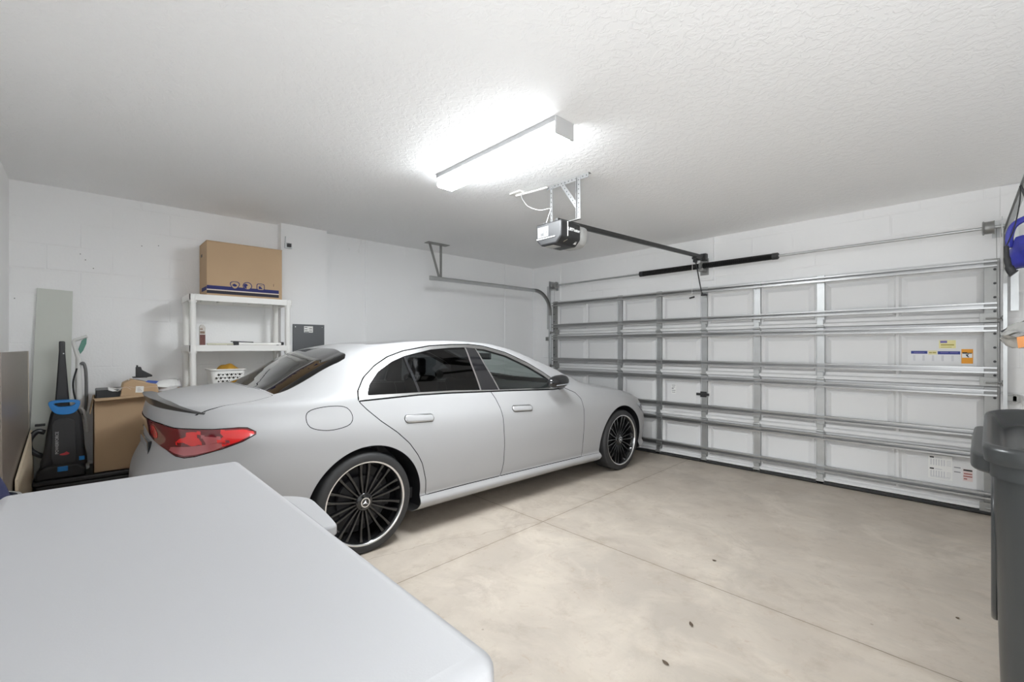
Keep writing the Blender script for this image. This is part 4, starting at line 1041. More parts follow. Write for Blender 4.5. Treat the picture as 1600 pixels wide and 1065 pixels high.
# box on top
bx = thing('cardboard_box', (.23, 1.565, 1.866), 'brown closed cardboard box with navy band on top of the shelf', 'box')
BX0, BX1, BY0, BY1, BZ0, BZ1 = .05, .405, 1.245, 1.885, 1.866, 2.372
mb = MB(); mb.box(BX0, BX1, BY0, BY1, BZ0, BZ1-.004); cb = obj('carton', mb, M_CARD, bx, bevel=.004)
mb = MB(); mb.box(BX0-.002, (BX0+BX1)/2-.002, BY0-.001, BY1+.001, BZ1-.004, BZ1); mb.box((BX0+BX1)/2+.002, BX1+.002, BY0-.001, BY1+.001, BZ1-.004, BZ1); obj('top_flap', mb, M_CARD, bx)
M_NAVYP = simple('navy_print', (.025,.03,.14), rough=.8)
def band(y0, y1, z0, z1, mat, dx=.0008, par=cb): return obj('printed_band', MB().box(BX1-.001, BX1+dx, y0, y1, z0, z1), mat, par)
band(BY0+.002, BY1-.03, BZ0+.062, BZ0+.095, M_NAVYP); band(BY0+.002, BY1-.03, BZ0+.054, BZ0+.059, M_PAPER); band(BY0+.002, BY1-.03, BZ0+.022, BZ0+.050, simple('dark_print', (.03,.03,.045), rough=.8))
obj('printed_band', MB().box(BX0+.12, BX1-.002, BY0-.0008, BY0+.001, BZ0+.050, BZ0+.085), M_NAVYP, cb)
for yc, kind in ((1.47,'a'), (1.575,'b'), (1.69,'c')):
    zc = BZ0+.115; mb = MB(); M_ = frame((BX1+.0018, yc, zc), (0,1,0), (0,0,1)); pts = []
    n = 28; rad = lambda a: (.040 + (.004*math.sin(3*a) if kind == 'a' else .0)) if kind != 'c' else .036/max(abs(math.cos(a)), abs(math.sin(a)))**.7
    o_ = [(rad(2*PI*k/n)*math.cos(2*PI*k/n), rad(2*PI*k/n)*.92*math.sin(2*PI*k/n)) for k in range(n)]
    i_ = [(x*.82, y*.82) for x, y in o_]
    mb.add([M_ @ Vector((x,y,0)) for x,y in o_] + [M_ @ Vector((x,y,0)) for x,y in i_], [(k,(k+1)%n,(k+1)%n+n,k+n) for k in range(n)])
    rg = obj('printed_ring', mb, M_NAVYP, cb)
    mb = MB(); mb.add([M_ @ Vector((x,y,-.0001)) for x,y in i_], [tuple(range(n))]); obj('ring_ground', mb, M_CARD_EDGE, cb)
    mb = MB()
    if kind == 'a': mb.prism(smooth_poly([(-.022,-.004),(-.005,.012),(.018,-.004),(.0,-.016)],4), M_, .0004)
    if kind == 'b': mb.prism(smooth_poly([(-.030,.01),(-.012,.02),(.004,.006),(-.008,-.006),(-.006,-.026),(-.026,-.016)],4), M_, .0004)
    if kind == 'c': mb.prism([(-.018,-.02),(-.018,.006),(-.004,.006),(.016,-.014),(.016,-.02)], M_, .0004); mb.prism([(-.01,.012),(.016,.012),(.016,.016),(-.01,.016)], M_, .0004)
    obj('printed_icon', mb, M_NAVYP, cb)
obj('hand_hole', MB().box(.13, .19, BY0-.0008, BY0+.001, BZ1-.125, BZ1-.098), M_INK, cb)
obj('carton_mark', MB().box(BX1-.001, BX1+.0008, 1.805, 1.808, BZ0+.13, BZ0+.155), M_INK, cb)
# spray can / printed carton and rods on the middle shelf
ct_ = thing('printed_carton', (.38, 1.205, 1.41), 'small tall printed carton at left end of the middle shelf', 'carton')
mb = MB(); mb.prism([(-.022,0),(.022,0),(.022,.16),(.008,.185),(-.012,.185),(-.022,.165)], frame((.405,1.21,1.41), (0,1,0), (0,0,1)), .03); sl = obj('sleeve', mb, simple('pale_sleeve', (.60,.57,.53), rough=.6, var=.3, vscale=60), ct_)
mb = MB(); mb.box(.4345, .4365, 1.189, 1.231, 1.412, 1.505); obj('lower_print', mb, simple('maroon_print', (.16,.06,.05), rough=.6, var=.5, vscale=90), sl)
mb = MB(); mb.box(.4345, .4362, 1.191, 1.226, 1.515, 1.535); mb.box(.4345, .4362, 1.191, 1.212, 1.55, 1.56); obj('upper_print', mb, simple('brown_print', (.25,.17,.12), rough=.6), sl)
rod = thing('spring_rod', (.42, 1.6, 1.42), 'long white rod with black joint lying along the middle shelf', 'rod')
mb = MB(); mb.tube([(.43, 1.49, 1.424), (.43, 1.87, 1.424)], .0125, 12); obj('tube', mb, M_WHITE_PLASTIC, rod, smooth=True)
mb = MB(); mb.tube([(.43, 1.245, 1.420), (.43, 1.455, 1.420)], .009, 12); obj('inner_tube', mb, simple('beige_tube', (.62,.60,.48), rough=.5), rod, smooth=True)
mb = MB(); mb.box(.412, .448, 1.452, 1.495, 1.411, 1.446); mb.tube([(.43,1.40,1.413),(.43,1.47,1.416)], .006, 8); mb.tube([(.435,1.43,1.447),(.435,1.62,1.440)], .0045, 8); obj('joint', mb, M_BLACK, rod, bevel=.004)
mb = MB(); mb.lathe([(0,-.012),(.016,-.012),(.016,.012),(0,.012)], frame((.43, 1.878, 1.428), (0,0,1), (1,0,0)), 14); mb.box(.42,.44,1.825,1.845,1.4105,1.424); obj('end_cap', mb, M_BLACK, rod)
# laundry basket on the third shelf with yellow cloth
kb = thing('laundry_basket', (.30, 1.42, .956), 'white perforated plastic basket on the lower shelf behind the car', 'basket')
KX0, KX1, KY0, KY1, KZ0, KZ1 = .14, .43, 1.27, 1.565, .956, 1.185
mb = MB()
def kring(z, ins, r=.04):
    x0, x1, y0, y1 = KX0+ins, KX1-ins, KY0+ins, KY1-ins; out = []
    for cx_, cy_, a0 in ((x1-r, y1-r, 0), (x0+r, y1-r, 90), (x0+r, y0+r, 180), (x1-r, y0+r, 270)):
        for k in range(6): a = math.radians(a0+18*k); out.append((cx_+r*math.cos(a), cy_+r*math.sin(a), z))
    return out + out[:1]
mb.grid([kring(KZ0, .045), kring(KZ0+.01, .03), kring(KZ1-.01, .008)]); mb.add(kring(KZ0, .045)[:-1], [tuple(range(24))]); bk = obj('tub', mb, M_WHITE_PLASTIC, kb, smooth=True, solid=.003)
mb = MB(); mb.tube(kring(KZ1-.004, .004), .008, 8, caps=False); obj('rim', mb, M_WHITE_PLASTIC, kb, smooth=True)
mb = MB()
for rI in range(6):
    z = KZ0+.025+rI*.031; ins = .03-.022*(z-KZ0)/(KZ1-KZ0)
    for cI in range(7):
        y = KY0+.05+cI*.034 + (.017 if rI % 2 else 0)
        if y > KY1-.045: continue
        mb.lathe([(0,0),(.0105 if (rI+cI) % 3 else .008,0)], frame((KX1-ins+.0045, y, z), (0,1,0), (-.09,0,1)), 10)
        mb.lathe([(0,0),(.0045,0)], frame((KX1-ins+.0045, y+.017, z+.006), (0,1,0), (-.09,0,1)), 8)
obj('perforations', mb, simple('basket_hole', (.05,.045,.04), rough=.8), bk)
mb = MB(); mb.cur = 0; rows = []
for i in range(13):
    row = []
    for j in range(11):
        u, v = i/12*2-1, j/10*2-1; hgt = max(0, 1-abs(u)**2.4)*max(0, 1-abs(v)**2.4)
        row.append((.285+.115*v, 1.435+.105*u, KZ1-.03+.075*hgt+.006*math.sin(7*u+3*v)))
    rows.append(row)
mb.grid(rows); tag(obj('folded_cloth', mb, simple('mustard_cloth', (.50,.27,.03), rough=.85, bump=.2, bscale=80), loc=(.285,1.435,KZ1-.03), smooth=True, solid=.004), 'mustard yellow cloth heaped in the white basket', 'cloth')

# ------------------------------------------------------------------ electrical panel, junction box, straps
ep = thing('breaker_panel', (.115, 2.245, 1.2), 'grey steel breaker panel on the pale chase beside the shelf', 'electrical panel')
mb = MB(); mb.box(.1145, .130, 2.075, 2.412, .78, 1.645); dr_ = obj('cover', mb, simple('panel_grey', (.115,.12,.125), rough=.45, metal=.2), ep, bevel=.004)
mb = MB(); mb.box(.1295, .1310, 2.19, 2.285, 1.555, 1.625); pl_ = obj('paper_label', mb, M_PAPER, dr_)
mb = MB()
for k in range(4): mb.box(.1308, .1316, 2.195+(.05 if k%2 else 0), 2.225+(.05 if k%2 else 0), 1.608-k*.013, 1.614-k*.013)
mb.box(.1308, .1316, 2.197, 2.24, 1.559, 1.566)
obj('label_print', mb, M_INK, pl_)
mb = MB(); mb.lathe([(0,0),(.006,0),(.005,.003),(0,.003)], frame((.130,2.385,1.615), (0,1,0), (0,0,1)), 10); mb.lathe([(0,0),(.006,0),(.005,.003),(0,.003)], frame((.130,2.10,1.615), (0,1,0), (0,0,1)), 10); obj('screw', mb, M_SILVER, dr_)
jb = thing('junction_box', (.115, 2.035, 2.5), 'small metal bell transformer high on the chase above the breaker panel', 'junction box')
mb = MB(); mb.box(.1145, .135, 1.992, 2.065, 2.455, 2.515); obj('plate', mb, M_GALV, jb, bevel=.003)
mb = MB(); mb.box(.134, .160, 2.012, 2.050, 2.468, 2.505); obj('transformer', mb, M_DARK, jb, bevel=.003)
mb = MB(); mb.tube([(.12,2.0,2.515),(.13,1.998,2.555),(.12,2.002,2.58)], .006, 8); obj('cable_clamp', mb, M_GALV, jb)
for k, (y, lab, bend) in enumerate(((2.752, 'bent metal strap at the wall top, nearest the chase', .010), (2.880, 'crooked metal strap at the wall top, just left of the batten', -.035), (3.525, 'short straight metal strap at the wall top, right of the batten', .004))):
    pts = [(.004, y-bend, HC-.005), (.012, y-bend*.3, HC-.07), (.006, y+bend*.2, HC-.13), (.014, y+bend*.3, HC-.17 if k < 2 else HC-.14)]
    mb = MB(); 
    for a, c in zip(pts[:-1], pts[1:]): mb.beam(a, c, .016, .002, (1,0,0))
    tag(obj('metal_strap', mb, M_WALL_S, loc=(.005, y, HC-.1)), lab, 'strap', 'straps at the wall top')

# ------------------------------------------------------------------ back-left corner
tag(obj('storage_tote', MB().box(.06, .515, .165, 1.045, .0, .365), M_BLACK, loc=(.29,.6,0), bevel=.02, seg=3), 'long low black tote under the cleaner and open carton', 'tote')
tt = bpy.data.objects['storage_tote']
obj('tote_lid', MB().box(.05, .525, .155, 1.055, .360, .400), M_BLACK, tt, bevel=.012, seg=3)
# pale board and brown boards
def slab(name, quad, th, mat, label, cat, n=(1,0,0)):
    mb = MB(); q = [Vector(p) for p in quad]; nn = Vector(n)*th
    mb.add(q + [p+nn for p in q], [(0,1,2,3),(7,6,5,4),(0,4,5,1),(1,5,6,2),(2,6,7,3),(3,7,4,0)])
    return tag(obj(name, mb, mat, loc=tuple(q[0]), bevel=.002), label, cat)
slab('pale_board', [(.035,.095,0),(.035,.335,0),(.006,.362,1.862),(.006,.154,1.872)], .012, simple('pale_grey_green', (.60,.62,.57), rough=.45), 'tall pale grey-green board leaning in the left corner', 'board')
slab('brown_panel', [(.30,.118,0),(1.75,.118,0),(1.75,.106,1.362),(.30,.106,1.362)], .016, simple('taupe_laminate', (.20,.165,.14), rough=.28, var=.06), 'wide taupe laminate panel leaning on back wall at far left', 'panel', n=(0,1,0))
bp_ = bpy.data.objects['brown_panel']
obj('edge_banding', MB().add([(.284,.116,0),(.284,.138,0),(.284,.126,1.362),(.284,.104,1.362),(.312,.116,0),(.312,.138,0),(.312,.126,1.3625),(.312,.104,1.3625)], [(0,1,2,3),(7,6,5,4),(0,4,5,1),(1,5,6,2),(2,6,7,3),(3,7,4,0)]), simple('cream_edge', (.62,.56,.48), rough=.5), bp_)
obj('scratch', MB().add([(.95,.0535+.004,1.135),(1.30,.0535+.006,1.02),(1.30,.0535+.0065,1.005),(.95,.0535+.0045,1.128)], [(0,1,2,3)]), M_CARD_EDGE, bp_) if False else None
mb = MB(); mb.add([(.31,.150,0),(1.35,.150,0),(1.35,.139,.60),(.32,.136,.76),(.31,.162,0),(1.35,.162,0),(1.35,.151,.60),(.32,.148,.76)], [(0,1,2,3),(7,6,5,4),(0,4,5,1),(1,5,6,2),(2,6,7,3),(3,7,4,0)])
tag(obj('cream_board', mb, simple('cream_card', (.60,.50,.37), rough=.7), loc=(.8,.1,0)), 'cream offcut board standing before the taupe panel', 'board')
# fabric bin with navy cloth beside the freezer
fb = thing('wastebasket', (2.62, .13, 0), 'cream round basket with dark rim at the far left of the freezer', 'basket')
mb = MB(); mb.lathe([(0,0),(.10,0),(.125,.775),(.119,.775),(.095,.01)], Matrix.Translation((2.62,.13,0)), 36); obj('tub', mb, simple('cream_weave', (.66,.58,.44), rough=.8, bump=.3, bscale=60), fb, smooth=True)
mb = MB(); mb.lathe([(.119,.770),(.129,.770),(.130,.792),(.119,.792),(.119,.770)], Matrix.Translation((2.62,.13,0)), 36); obj('rim', mb, M_GALV_D, fb, smooth=True)
mb = MB(); rows = []
for i in range(11):
    t = i/10; row = []
    for k in range(25):
        a = 2*PI*k/24; r = .105*(1-t**2.2)+.002 + .006*math.sin(5*a+4*t)*(1-t); row.append((2.60+r*math.cos(a)-.0*t, .125+r*math.sin(a)*.95, .74+.24*t))
    rows.append(row)
mb.grid(rows); tag(obj('navy_cloth', mb, simple('navy_fabric', (.018,.022,.07), rough=.8, bump=.2, bscale=90), loc=(2.62,.13,.74), smooth=True), 'navy cloth bundled into the cream basket by the freezer', 'cloth')
# carpet cleaner
TZ = .401
vc = thing('carpet_cleaner', (.34, .32, TZ), 'black upright carpet cleaner with bright blue tank handle', 'carpet cleaner')
XF = .455
mb = MB(); mb.prism(smooth_poly([(.205,.46),(.215,.62),(.235,.80),(.255,.905),(.30,.94),(.365,.93),(.405,.89),(.425,.80),(.435,.62),(.435,.46)], 4), frame((XF-.15,0,0), (0,1,0), (0,0,1)), .15); vb = obj('body', mb, M_BLACK, vc, bevel=.018, seg=3)
mb = MB(); mb.prism([(.17,.402),(.445,.402),(.44,.46),(.40,.50),(.24,.50),(.18,.46)], frame((XF-.20,0,0), (0,1,0), (0,0,1)), .26); obj('floor_head', mb, M_BLACK_RUBBER, vc, bevel=.015, seg=3)
mb = MB(); mb.prism(smooth_poly([(.262,.50),(.258,.70),(.265,.83),(.375,.83),(.385,.70),(.385,.50)], 3), frame((XF-.004,0,0), (0,1,0), (0,0,1)), .012); tk = obj('tank_panel', mb, M_DARK, vc, bevel=.004)
obj('lettering', text_mesh('POWERFORCE', .026, frame((XF+.0092, .285, .665), (0,0,1), (0,-1,0)), .0005), simple('grey_white_ink', (.5,.5,.5), rough=.6), tk)
mb = MB(); mb.prism(smooth_poly([(.300,.578),(.325,.585),(.335,.593),(.345,.585),(.352,.578),(.345,.570),(.325,.566),(.303,.570)], 4), frame((XF+.007,0,0), (0,1,0), (0,0,1)), .003); obj('badge', mb, simple('red_badge', (.62,.07,.08), rough=.35), tk)
mb = MB()   # blue carry handle: an open loop
rows = []; lp_o = smooth_poly([(.238,.965),(.258,.985),(.33,.988),(.395,.982),(.412,.962),(.395,.905),(.36,.880),(.30,.880),(.262,.905)], 4); lp_i = smooth_poly([(.268,.962),(.285,.968),(.33,.969),(.37,.967),(.385,.958),(.37,.944),(.35,.938),(.30,.938),(.28,.946)], 4)
n = len(lp_o); A = lambda x, pl: [(x, p[0], p[1]) for p in pl]
mb.add(A(XF+.022,lp_o)+A(XF+.022,lp_i)+A(XF-.03,lp_o)+A(XF-.03,lp_i), sum([[(k,(k+1)%n,n+(k+1)%n,n+k),(2*n+(k+1)%n,2*n+k,3*n+k,3*n+(k+1)%n),(k,2*n+k,2*n+(k+1)%n,(k+1)%n),(n+k,n+(k+1)%n,3*n+(k+1)%n,3*n+k)] for k in range(n)], []))
obj('tank_handle', mb, M_BLUE, vc, bevel=.004, seg=2)
mb = MB(); mb.prism([(.270,.93),(.292,1.36),(.292,1.437),(.326,1.437),(.326,1.36),(.352,.93)], frame((XF-.10,0,0), (0,1,0), (0,0,1)), .055); hs = obj('handle_stem', mb, M_BLACK, vc, bevel=.008, seg=3)
mb = MB(); mb.box(XF-.046, XF-.042, .315, .322, 1.338, 1.346); obj('stem_button', mb, M_GALV, hs)
mb = MB(); mb.tube(resample([(XF-.07,.215,.745),(XF-.06,.175,.755),(XF-.05,.138,.70),(XF-.05,.140,.63),(XF-.06,.175,.585),(XF-.07,.215,.56)], 6), .019, 10); obj('hose', mb, M_BLACK, vc, smooth=True)
mb = MB(); mb.box(XF-.08, XF-.04, .165, .22, .795, .812); obj('cord_hook', mb, M_BLACK, vc, bevel=.003)
mb = MB(); mb.box(XF+.03, XF+.066, .288, .345, .455, .492); obj('foot_pedal', mb, M_BLUE, vc, bevel=.004)
mb = MB(); mb.box(XF-.02, XF+.02, .405, .437, .515, .545); obj('tool_clip', mb, M_BLUE, vc, bevel=.004)
# steam mop behind
M_MOPW = simple('mop_white', (.70,.70,.68), rough=.35)
sm = thing('steam_mop', (.22, .40, TZ), 'white steam mop with teal trigger handle behind the carpet cleaner', 'steam mop')
mb = MB(); mb.tube([(.24,.405,.80),(.235,.400,1.12),(.23,.398,1.30)], [.024,.021,.017], 14); obj('body', mb, M_MOPW, sm, smooth=True)
mb = MB(); mb.tube([(.24,.405,.43),(.24,.405,.82)], .018, 12); obj('lower_tube', mb, M_MOPW, sm, smooth=True)
mb = MB(); mb.box(.12,.30,.345,.465,.402,.435); obj('mop_head', mb, M_MOPW, sm, bevel=.012)
mb = MB(); hp = [(.23,.398,1.29),(.23,.378,1.39),(.235,.372,1.440),(.24,.41,1.462),(.245,.452,1.482),(.245,.448,1.44),(.24,.428,1.38),(.235,.404,1.335)]
mb.tube(resample(hp[:5], 4), [.013]*17, 10); obj('grip', mb, M_MOPW, sm, smooth=True)
mb = MB(); mb.prism([(.410,1.335),(.398,1.375),(.418,1.445),(.450,1.478),(.446,1.42),(.428,1.365)], frame((.225,0,0), (0,1,0), (0,0,1)), .022); obj('trigger', mb, simple('teal_plastic', (.10,.28,.22), rough=.4), sm, bevel=.004)
mb = MB(); mb.tube(resample([(.25,.412,1.25),(.25,.428,1.262),(.25,.442,1.20),(.25,.446,1.05),(.25,.443,.90),(.25,.425,.84)], 5), .011, 8); obj('cord_loop', mb, simple('grey_cable', (.16,.16,.16), rough=.5), sm, smooth=True)
mb = MB(); mb.tube(resample([(.25,.39,1.22),(.25,.37,1.12),(.25,.372,1.03),(.25,.39,.93)], 5), .006, 8); obj('power_cable', mb, M_BLACK, sm, smooth=True)
mb = MB(); mb.tube(resample([(.27,.385,.87),(.275,.41,.90),(.28,.432,.87),(.28,.445,.78),(.28,.45,.70)], 5), .010, 8); obj('tank_strap', mb, M_MOPW, sm, smooth=True)
# open carton with stuff
oc_ = thing('open_carton', (.30, .74, TZ), 'large open brown cardboard box behind the trunk of the car', 'box')
CX0, CX1, CY0, CY1, CZ0, CZ1 = .07, .485, .487, 1.035, .401, .985
mb = MB(); t = .005
mb.box(CX0, CX1, CY0, CY1, CZ0, CZ0+t); mb.box(CX0, CX0+t, CY0, CY1, CZ0, CZ1); mb.box(CX1-t, CX1, CY0, CY1, CZ0, CZ1); mb.box(CX0, CX1, CY0, CY0+t, CZ0, CZ1); mb.box(CX0, CX1, CY1-t, CY1, CZ0, CZ1)
obj('carton', mb, M_CARD, oc_)
mb = MB(); mb.add([(CX1,CY0,CZ1),(CX1,CY1,CZ1),(CX1+.085,CY1-.01,CZ1+.018),(CX1+.085,CY0+.01,CZ1-.012)], [(0,1,2,3)]); obj('front_flap', mb, M_CARD, oc_, solid=.005)
mb = MB(); mb.add([(CX0,CY0,CZ1),(CX1,CY0,CZ1),(CX1-.01,CY0-.02,CZ1-.12),(CX0+.01,CY0-.02,CZ1-.12)], [(0,1,2,3)]); obj('side_flap', mb, M_CARD, oc_, solid=.005)
mb = MB(); mb.add([(CX0,CY1,CZ1),(CX1,CY1,CZ1),(CX1,CY1+.045,CZ1+.03),(CX0,CY1+.045,CZ1+.03)], [(0,1,2,3)]); obj('side_flap', mb, M_CARD, oc_, solid=.005)
tag(obj('black_folder', MB().box(.09, .42, .50, .70, .40+.56, 1.045, Matrix.Identity(4)), M_BLACK, loc=(.25,.6,.96), bevel=.006), 'flat black case lying at left inside the open box', 'case')
o = obj('packing_paper', MB().grid([[(.30+.03*i, .575+.028*j, 1.046+.012*math.sin(2.1*i+j)+.010*math.cos(1.7*j)) for j in range(6)] for i in range(6)]), M_PAPER, loc=(.38,.64,1.04), smooth=True, solid=.002); tag(o, 'crumpled white paper beside the black case in the box', 'paper')
sb = thing('small_parcel', (.36, .78, .99), 'small brown parcel with white label sticking out of the box', 'parcel')
mb = MB(); mb.prism([(.645,.985),(.90,.985),(.885,1.075),(.72,1.125),(.665,1.095)], frame((.26,0,0), (0,1,0), (0,0,1)), .19); pc = obj('wrap', mb, M_CARD, sb, bevel=.006)
mb = MB(); mb.prism([(.742,1.015),(.795,1.012),(.797,1.065),(.746,1.068)], frame((.4495,0,0), (0,1,0), (0,0,1)), .0015); lb_ = obj('address_label', mb, M_PAPER, pc)
mb = MB()
for k in range(3): mb.box(.4505, .4518, .755, .785-.006*k, 1.025+.012*k, 1.029+.012*k)
obj('label_print', mb, simple('faded_ink', (.35,.33,.32), rough=.7), lb_)
def sheet(name, P, mat, label, cat):
    n = len(P); mb = MB(); mb.grid(P); return tag(obj(name, mb, mat, loc=tuple(P[0][0]), smooth=True, solid=.0015, angle=60), label, cat)
np1 = sheet('newspaper', [[(.27+.045*i, .70+.048*j, 1.112+.012*math.sin(1.3*j+.8*i)-.022*max(0,i-2)-.006*j+.012*(j>4)*(j-4)) for j in range(8)] for i in range(5)], M_PAPER, 'white leaflet with blue print draped over the parcel', 'leaflet')
mb = MB(); mb.add([(.4325,.80,1.0935),(.4325,.88,1.0835),(.39,.90,1.0985),(.38,.83,1.109)], [(0,1,2,3)]); obj('blue_print', mb, simple('blue_ink', (.06,.12,.42), rough=.6), np1, solid=.0015)
np2 = sheet('flyer', [[(.30+.05*i, .90+.038*j, 1.062+.010*math.cos(1.5*j+i)+.009*j-.012*i) for j in range(5)] for i in range(4)], simple('off_white_paper', (.74,.72,.73), rough=.7), 'creased white flyer at right end of the open box', 'flyer')
bt = thing('black_bracket', (.30,.80,1.11), 'small black wall mount bracket on the leaflets', 'bracket')
mb = MB(); mb.box(.20,.32,.735,.83,1.128,1.138); obj('foot', mb, M_BLACK, bt, bevel=.002)
mb = MB(); mb.prism([(.755,1.138),(.755,1.222),(.790,1.222),(.797,1.195),(.865,1.150),(.868,1.136),(.83,1.130)], frame((.24,0,0), (0,1,0), (0,0,1)), .045); obj('arm', mb, M_BLACK, bt, bevel=.005)
mb = MB(); mb.tube([(.26,.765,1.22),(.26,.765,1.236)], .006, 8); obj('stud', mb, M_BLACK, bt)

# ------------------------------------------------------------------ wheelie bin at right
M_BIN = simple('bin_plastic', (.028,.030,.030), rough=.33, bump=.04, bscale=120)
bn = thing('wheelie_bin', (5.68, 2.58, 0), 'dark grey wheeled trash bin at the right edge', 'trash bin')
BNX0, BNX1, BNY0, BNY1 = 5.322, 6.03, 2.235, 2.930
mb = MB(); rows = []
def rr(x0, x1, y0, y1, z, r, n=7):
    out = []
    for cx_, cy_, a0 in ((x1-r, y1-r, 0), (x0+r, y1-r, 90), (x0+r, y0+r, 180), (x1-r, y0+r, 270)):
        for k in range(n): a = math.radians(a0+90*k/(n-1)); out.append((cx_+r*math.cos(a), cy_+r*math.sin(a), z))
    return out + out[:1]
for z, ins in ((0.04, .075), (.06, .07), (.50, .035), (.90, .006), (1.0, .0), (1.03, .0), (1.032, -.02), (1.072, -.02), (1.074, .03)): rows.append(rr(BNX0+ins*.35, BNX1-ins, BNY0+ins, BNY1-ins, z, .09))
mb.grid(rows); mb.add(rows[0][:-1], [tuple(range(28))]); bb = obj('body', mb, M_BIN, bn, smooth=True, angle=50)
# moulded recess panels on the garage-facing side
mb = MB(); mb.prism(smooth_poly([(2.36,.96),(2.80,.96),(2.81,.70),(2.74,.58),(2.58,.55),(2.42,.58),(2.35,.70)], 5), frame((BNX0-.004,0,0), (0,1,0), (0,0,1)), .02); obj('side_bulge', mb, M_BIN, bb, bevel=.012, seg=3)
# grip block
mb = MB(); mb.prism(smooth_poly([(5.282,2.37),(5.274,2.52),(5.272,2.90),(5.284,3.01),(5.36,3.02),(5.42,3.00),(5.42,2.28),(5.34,2.30)], 4), frame((0,0,1.028), (1,0,0), (0,1,0)), .052); obj('grip', mb, M_BIN, bn, bevel=.016, seg=3)
# lid: skirt, raised rim, sunken channel and a raised middle
mb = MB(); rows = []
for z, ins in ((1.072,.004),(1.108,.0),(1.119,.004),(1.121,.012),(1.112,.022),(1.084,.036),(1.080,.050),(1.100,.070),(1.107,.084),(1.110,.20)):
    r_ = rr(5.300+ins, 6.06-ins, 2.195+ins*2.1, 2.945-ins*1.4, z, max(.11-ins*.8, .03))
    lift = .045 if ins < .030 else .045*max(0, 1-(ins-.03)/.06)
    rows.append([(x, y, zz + (lift*max(0., (y-2.45)/.5)**1.6 if z > 1.1 or ins > .02 else 0)) for x, y, zz in r_])
mb.grid(rows); mb.add(rows[-1][:-1], [tuple(range(28))]); ld = obj('lid', mb, M_BIN, bn, smooth=True, angle=70)
mb = MB(); mb.box(5.395, 5.50, 2.56, 2.66, 1.1085, 1.1105); lbn = obj('lid_sticker', mb, M_PAPER, ld)
for y in (2.27, 2.89):
    mb = MB(); mb.lathe([(0,-.02),(.12,-.025),(.13,-.015),(.13,.015),(.12,.025),(0,.02)], frame((5.98, y, .13), (1,0,0), (0,0,1)), 28); obj('wheel', mb, M_BLACK_RUBBER, bn, smooth=True)

# ------------------------------------------------------------------ things hanging on the right
M_BAGB = simple('royal_blue_nylon', (.030,.035,.30), rough=.45, bump=.2, bscale=50)
bg = thing('tote_bag', (5.46, 4.15, 1.95), 'royal blue nylon bag hanging from the right door track', 'bag')
mb = MB(); rows = []
for i in range(13):
    t = i/12; z = 1.825+.145*t; row = []
    for k in range(21):
        a = 2*PI*k/20; fold = 1+.10*math.sin(4*a+5*t)+.06*math.sin(9*a)
        row.append((5.475+(.075+.025*math.sin(PI*t))*math.cos(a)*fold, 4.15+(.12+.03*math.sin(PI*t))*math.sin(a)*fold, z+.012*math.sin(3*a+2)))
    rows.append(row)
mb.grid(rows); mb.add(rows[0][:-1], [tuple(range(20))]); obj('pouch', mb, M_BAGB, bg, smooth=True, angle=80)
mb = MB(); pts = resample([(5.387,4.10,1.93),(5.385,4.10,1.99),(5.40,4.10,2.045),(5.44,4.10,2.075),(5.50,4.10,2.085),(5.55,4.12,2.03),(5.55,4.14,1.94)], 6)
mb.tube(pts, .016, 8)
obj('strap', mb, M_BAGB, bg)
mb = MB(); mb.tube([(5.47,4.10,2.085),(5.45,4.10,2.17),(5.425,4.10,2.255)], .006, 8); obj('hanging_cord', mb, M_DARK, bg)
um = thing('folded_umbrella', (5.385, 4.0, 1.78), 'black folded umbrella hanging beside the blue bag', 'umbrella')
mb = MB(); mb.tube(resample([(5.372,4.0,1.925),(5.374,4.0,1.87),(5.380,4.0,1.82),(5.392,4.0,1.785),(5.400,4.0,1.775)], 5), [.010]*6+[.013]*5+[.018]*6+[.022]*4, 12); obj('canopy', mb, M_BLACK_RUBBER, um, smooth=True)
mb = MB(); mb.tube(resample([(5.372,4.0,1.925),(5.40,4.04,2.02),(5.42,4.06,2.15),(5.425,4.08,2.255)], 5), .003, 6); obj('wrist_loop', mb, M_BLACK, um)
ws = thing('wall_shelf', (5.82, 4.1, 1.36), 'white shelf on the right wall holding a foil snack pack', 'shelf')
mb = MB(); mb.box(5.455, XR, 3.5, 4.7, 1.345, 1.365); obj('board', mb, M_WHITE_PLASTIC, ws, bevel=.003)
for y in (3.7, 4.5):
    mb = MB(); mb.beam((XR-.012, y, 1.10), (XR-.01, y, 1.345), .02, .02, (0,1,0)); mb.beam((XR-.01, y, 1.12), (5.7, y, 1.34), .02, .012, (0,1,0)); obj('bracket', mb, M_GALV, ws)
sp_ = thing('snack_pack', (5.45, 4.0, 1.367), 'crinkled silver plastic pack with orange print at right edge', 'pack')
mb = MB(); rows = []
for i in range(15):
    t = i/14; row = []
    for k in range(17):
        s = k/16*2-1; puff = .060*(1-abs(s)**2.5)*(math.sin(PI*t)**.6)
        row.append((5.352+.22*t+.006*math.sin(9*s), 4.0+.13*s*(.75+.25*t), 1.455-.03*t+puff*(.9+.2*math.sin(8*t+4*s))+.05*t+.007*math.sin(17*t+9*s)))
    rows.append(row)
low = [[(p[0], p[1], 2*(1.455+.02*(p[0]-5.352)/.22) - p[2] - .012*math.sin(30*p[1]) - .018) for p in r] for r in rows]
low = [[(p[0], p[1], max(p[2], 1.367)) for p in r] for r in low]
mb.grid(rows); mb.grid(low); obj('foil', mb, simple('clear_foil', (.62,.62,.60), rough=.18, metal=.5), sp_, smooth=True, angle=40)
mb = MB(); mb.add([(5.405,3.868,1.44),(5.47,3.866,1.455),(5.47,3.868,1.40),(5.41,3.870,1.385)], [(0,1,2,3)]); obj('orange_print', mb, simple('orange_print', (.75,.30,.08), rough=.5), sp_, solid=.003)
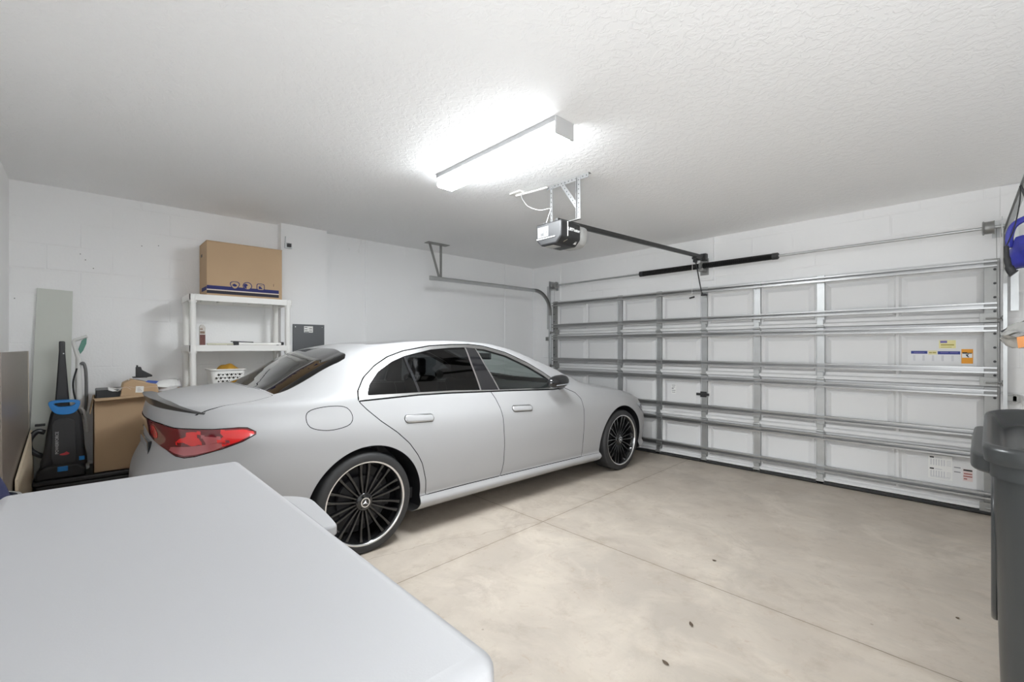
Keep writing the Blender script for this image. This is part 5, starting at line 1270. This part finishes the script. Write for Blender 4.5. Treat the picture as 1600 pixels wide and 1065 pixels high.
mb = MB(); mb.beam((5.355,3.99,1.47), (5.50,3.95,1.56), .012, .014, (0,0,1)); obj('seal_strip', mb, M_BLACK, sp_, bevel=.003)
# ------------------------------------------------------------------ scraps on the floor
for (x, y, l, a, lab) in ((4.289, 2.655, .040, 2.3, 'brown curled leaf scrap on the bare floor, middle of three near the front'), (4.337, 2.305, .036, 2.9, 'dark leaf scrap lying on the floor, nearest the viewer'), (4.082, 3.425, .024, .2, 'small leaf scrap just past the cross joint'), (5.199, 3.701, .014, .4, 'tiny dark speck of debris beside the trash bin')):
    mb = MB(); rows = []
    for i in range(7):
        t = i/6*2-1; w = .008*(1-t*t)+.0006; rows.append([(x+math.cos(a)*l*t/2-math.sin(a)*w*s, y+math.sin(a)*l*t/2+math.cos(a)*w*s, .0015+.003*s*s+.002*t*t) for s in (-1,-.4,.4,1)])
    mb.grid(rows); tag(obj('leaf_scrap', mb, simple('dry_leaf', (.10,.07,.045), rough=.8), loc=(x,y,0), smooth=True, solid=.0012), lab, 'leaf', 'scraps on the floor')

# ------------------------------------------------------------------ camera and light
cam = bpy.data.cameras.new('camera'); co = bpy.data.objects.new('camera', cam); COL.objects.link(co)
co.location = (5.32, .455, 1.387); th = math.atan2(750, 705)
co.rotation_euler = (PI/2, 0, th)
cam.sensor_width = 36; cam.lens = 705/1600*36; cam.shift_y = 10.5/1600; cam.clip_start = .02
scene.camera = co
w = bpy.data.worlds.new('world'); scene.world = w; w.use_nodes = True
w.node_tree.nodes['Background'].inputs[0].default_value = (.93,.97,1,1); w.node_tree.nodes['Background'].inputs[1].default_value = 1.65
pl_d = bpy.data.lights.new('fill_doorway_portal', 'AREA'); pl_d.shape = 'RECTANGLE'; pl_d.size = .92; pl_d.size_y = 2.12; pl_d.cycles.is_portal = True  # portal for the added doorway, which only lets in fill light
po = bpy.data.objects.new('fill_doorway_portal', pl_d); COL.objects.link(po); po.location = (5.62, -.02, 1.06); po.rotation_euler = (PI/2, 0, 0)
scene.view_settings.view_transform = 'Standard'; scene.view_settings.look = 'None'; scene.view_settings.gamma = 1; scene.view_settings.use_curve_mapping = False
scene.view_settings.exposure = 2.9
scene.cycles.max_bounces = 16; scene.cycles.diffuse_bounces = 12; scene.cycles.use_denoising = True
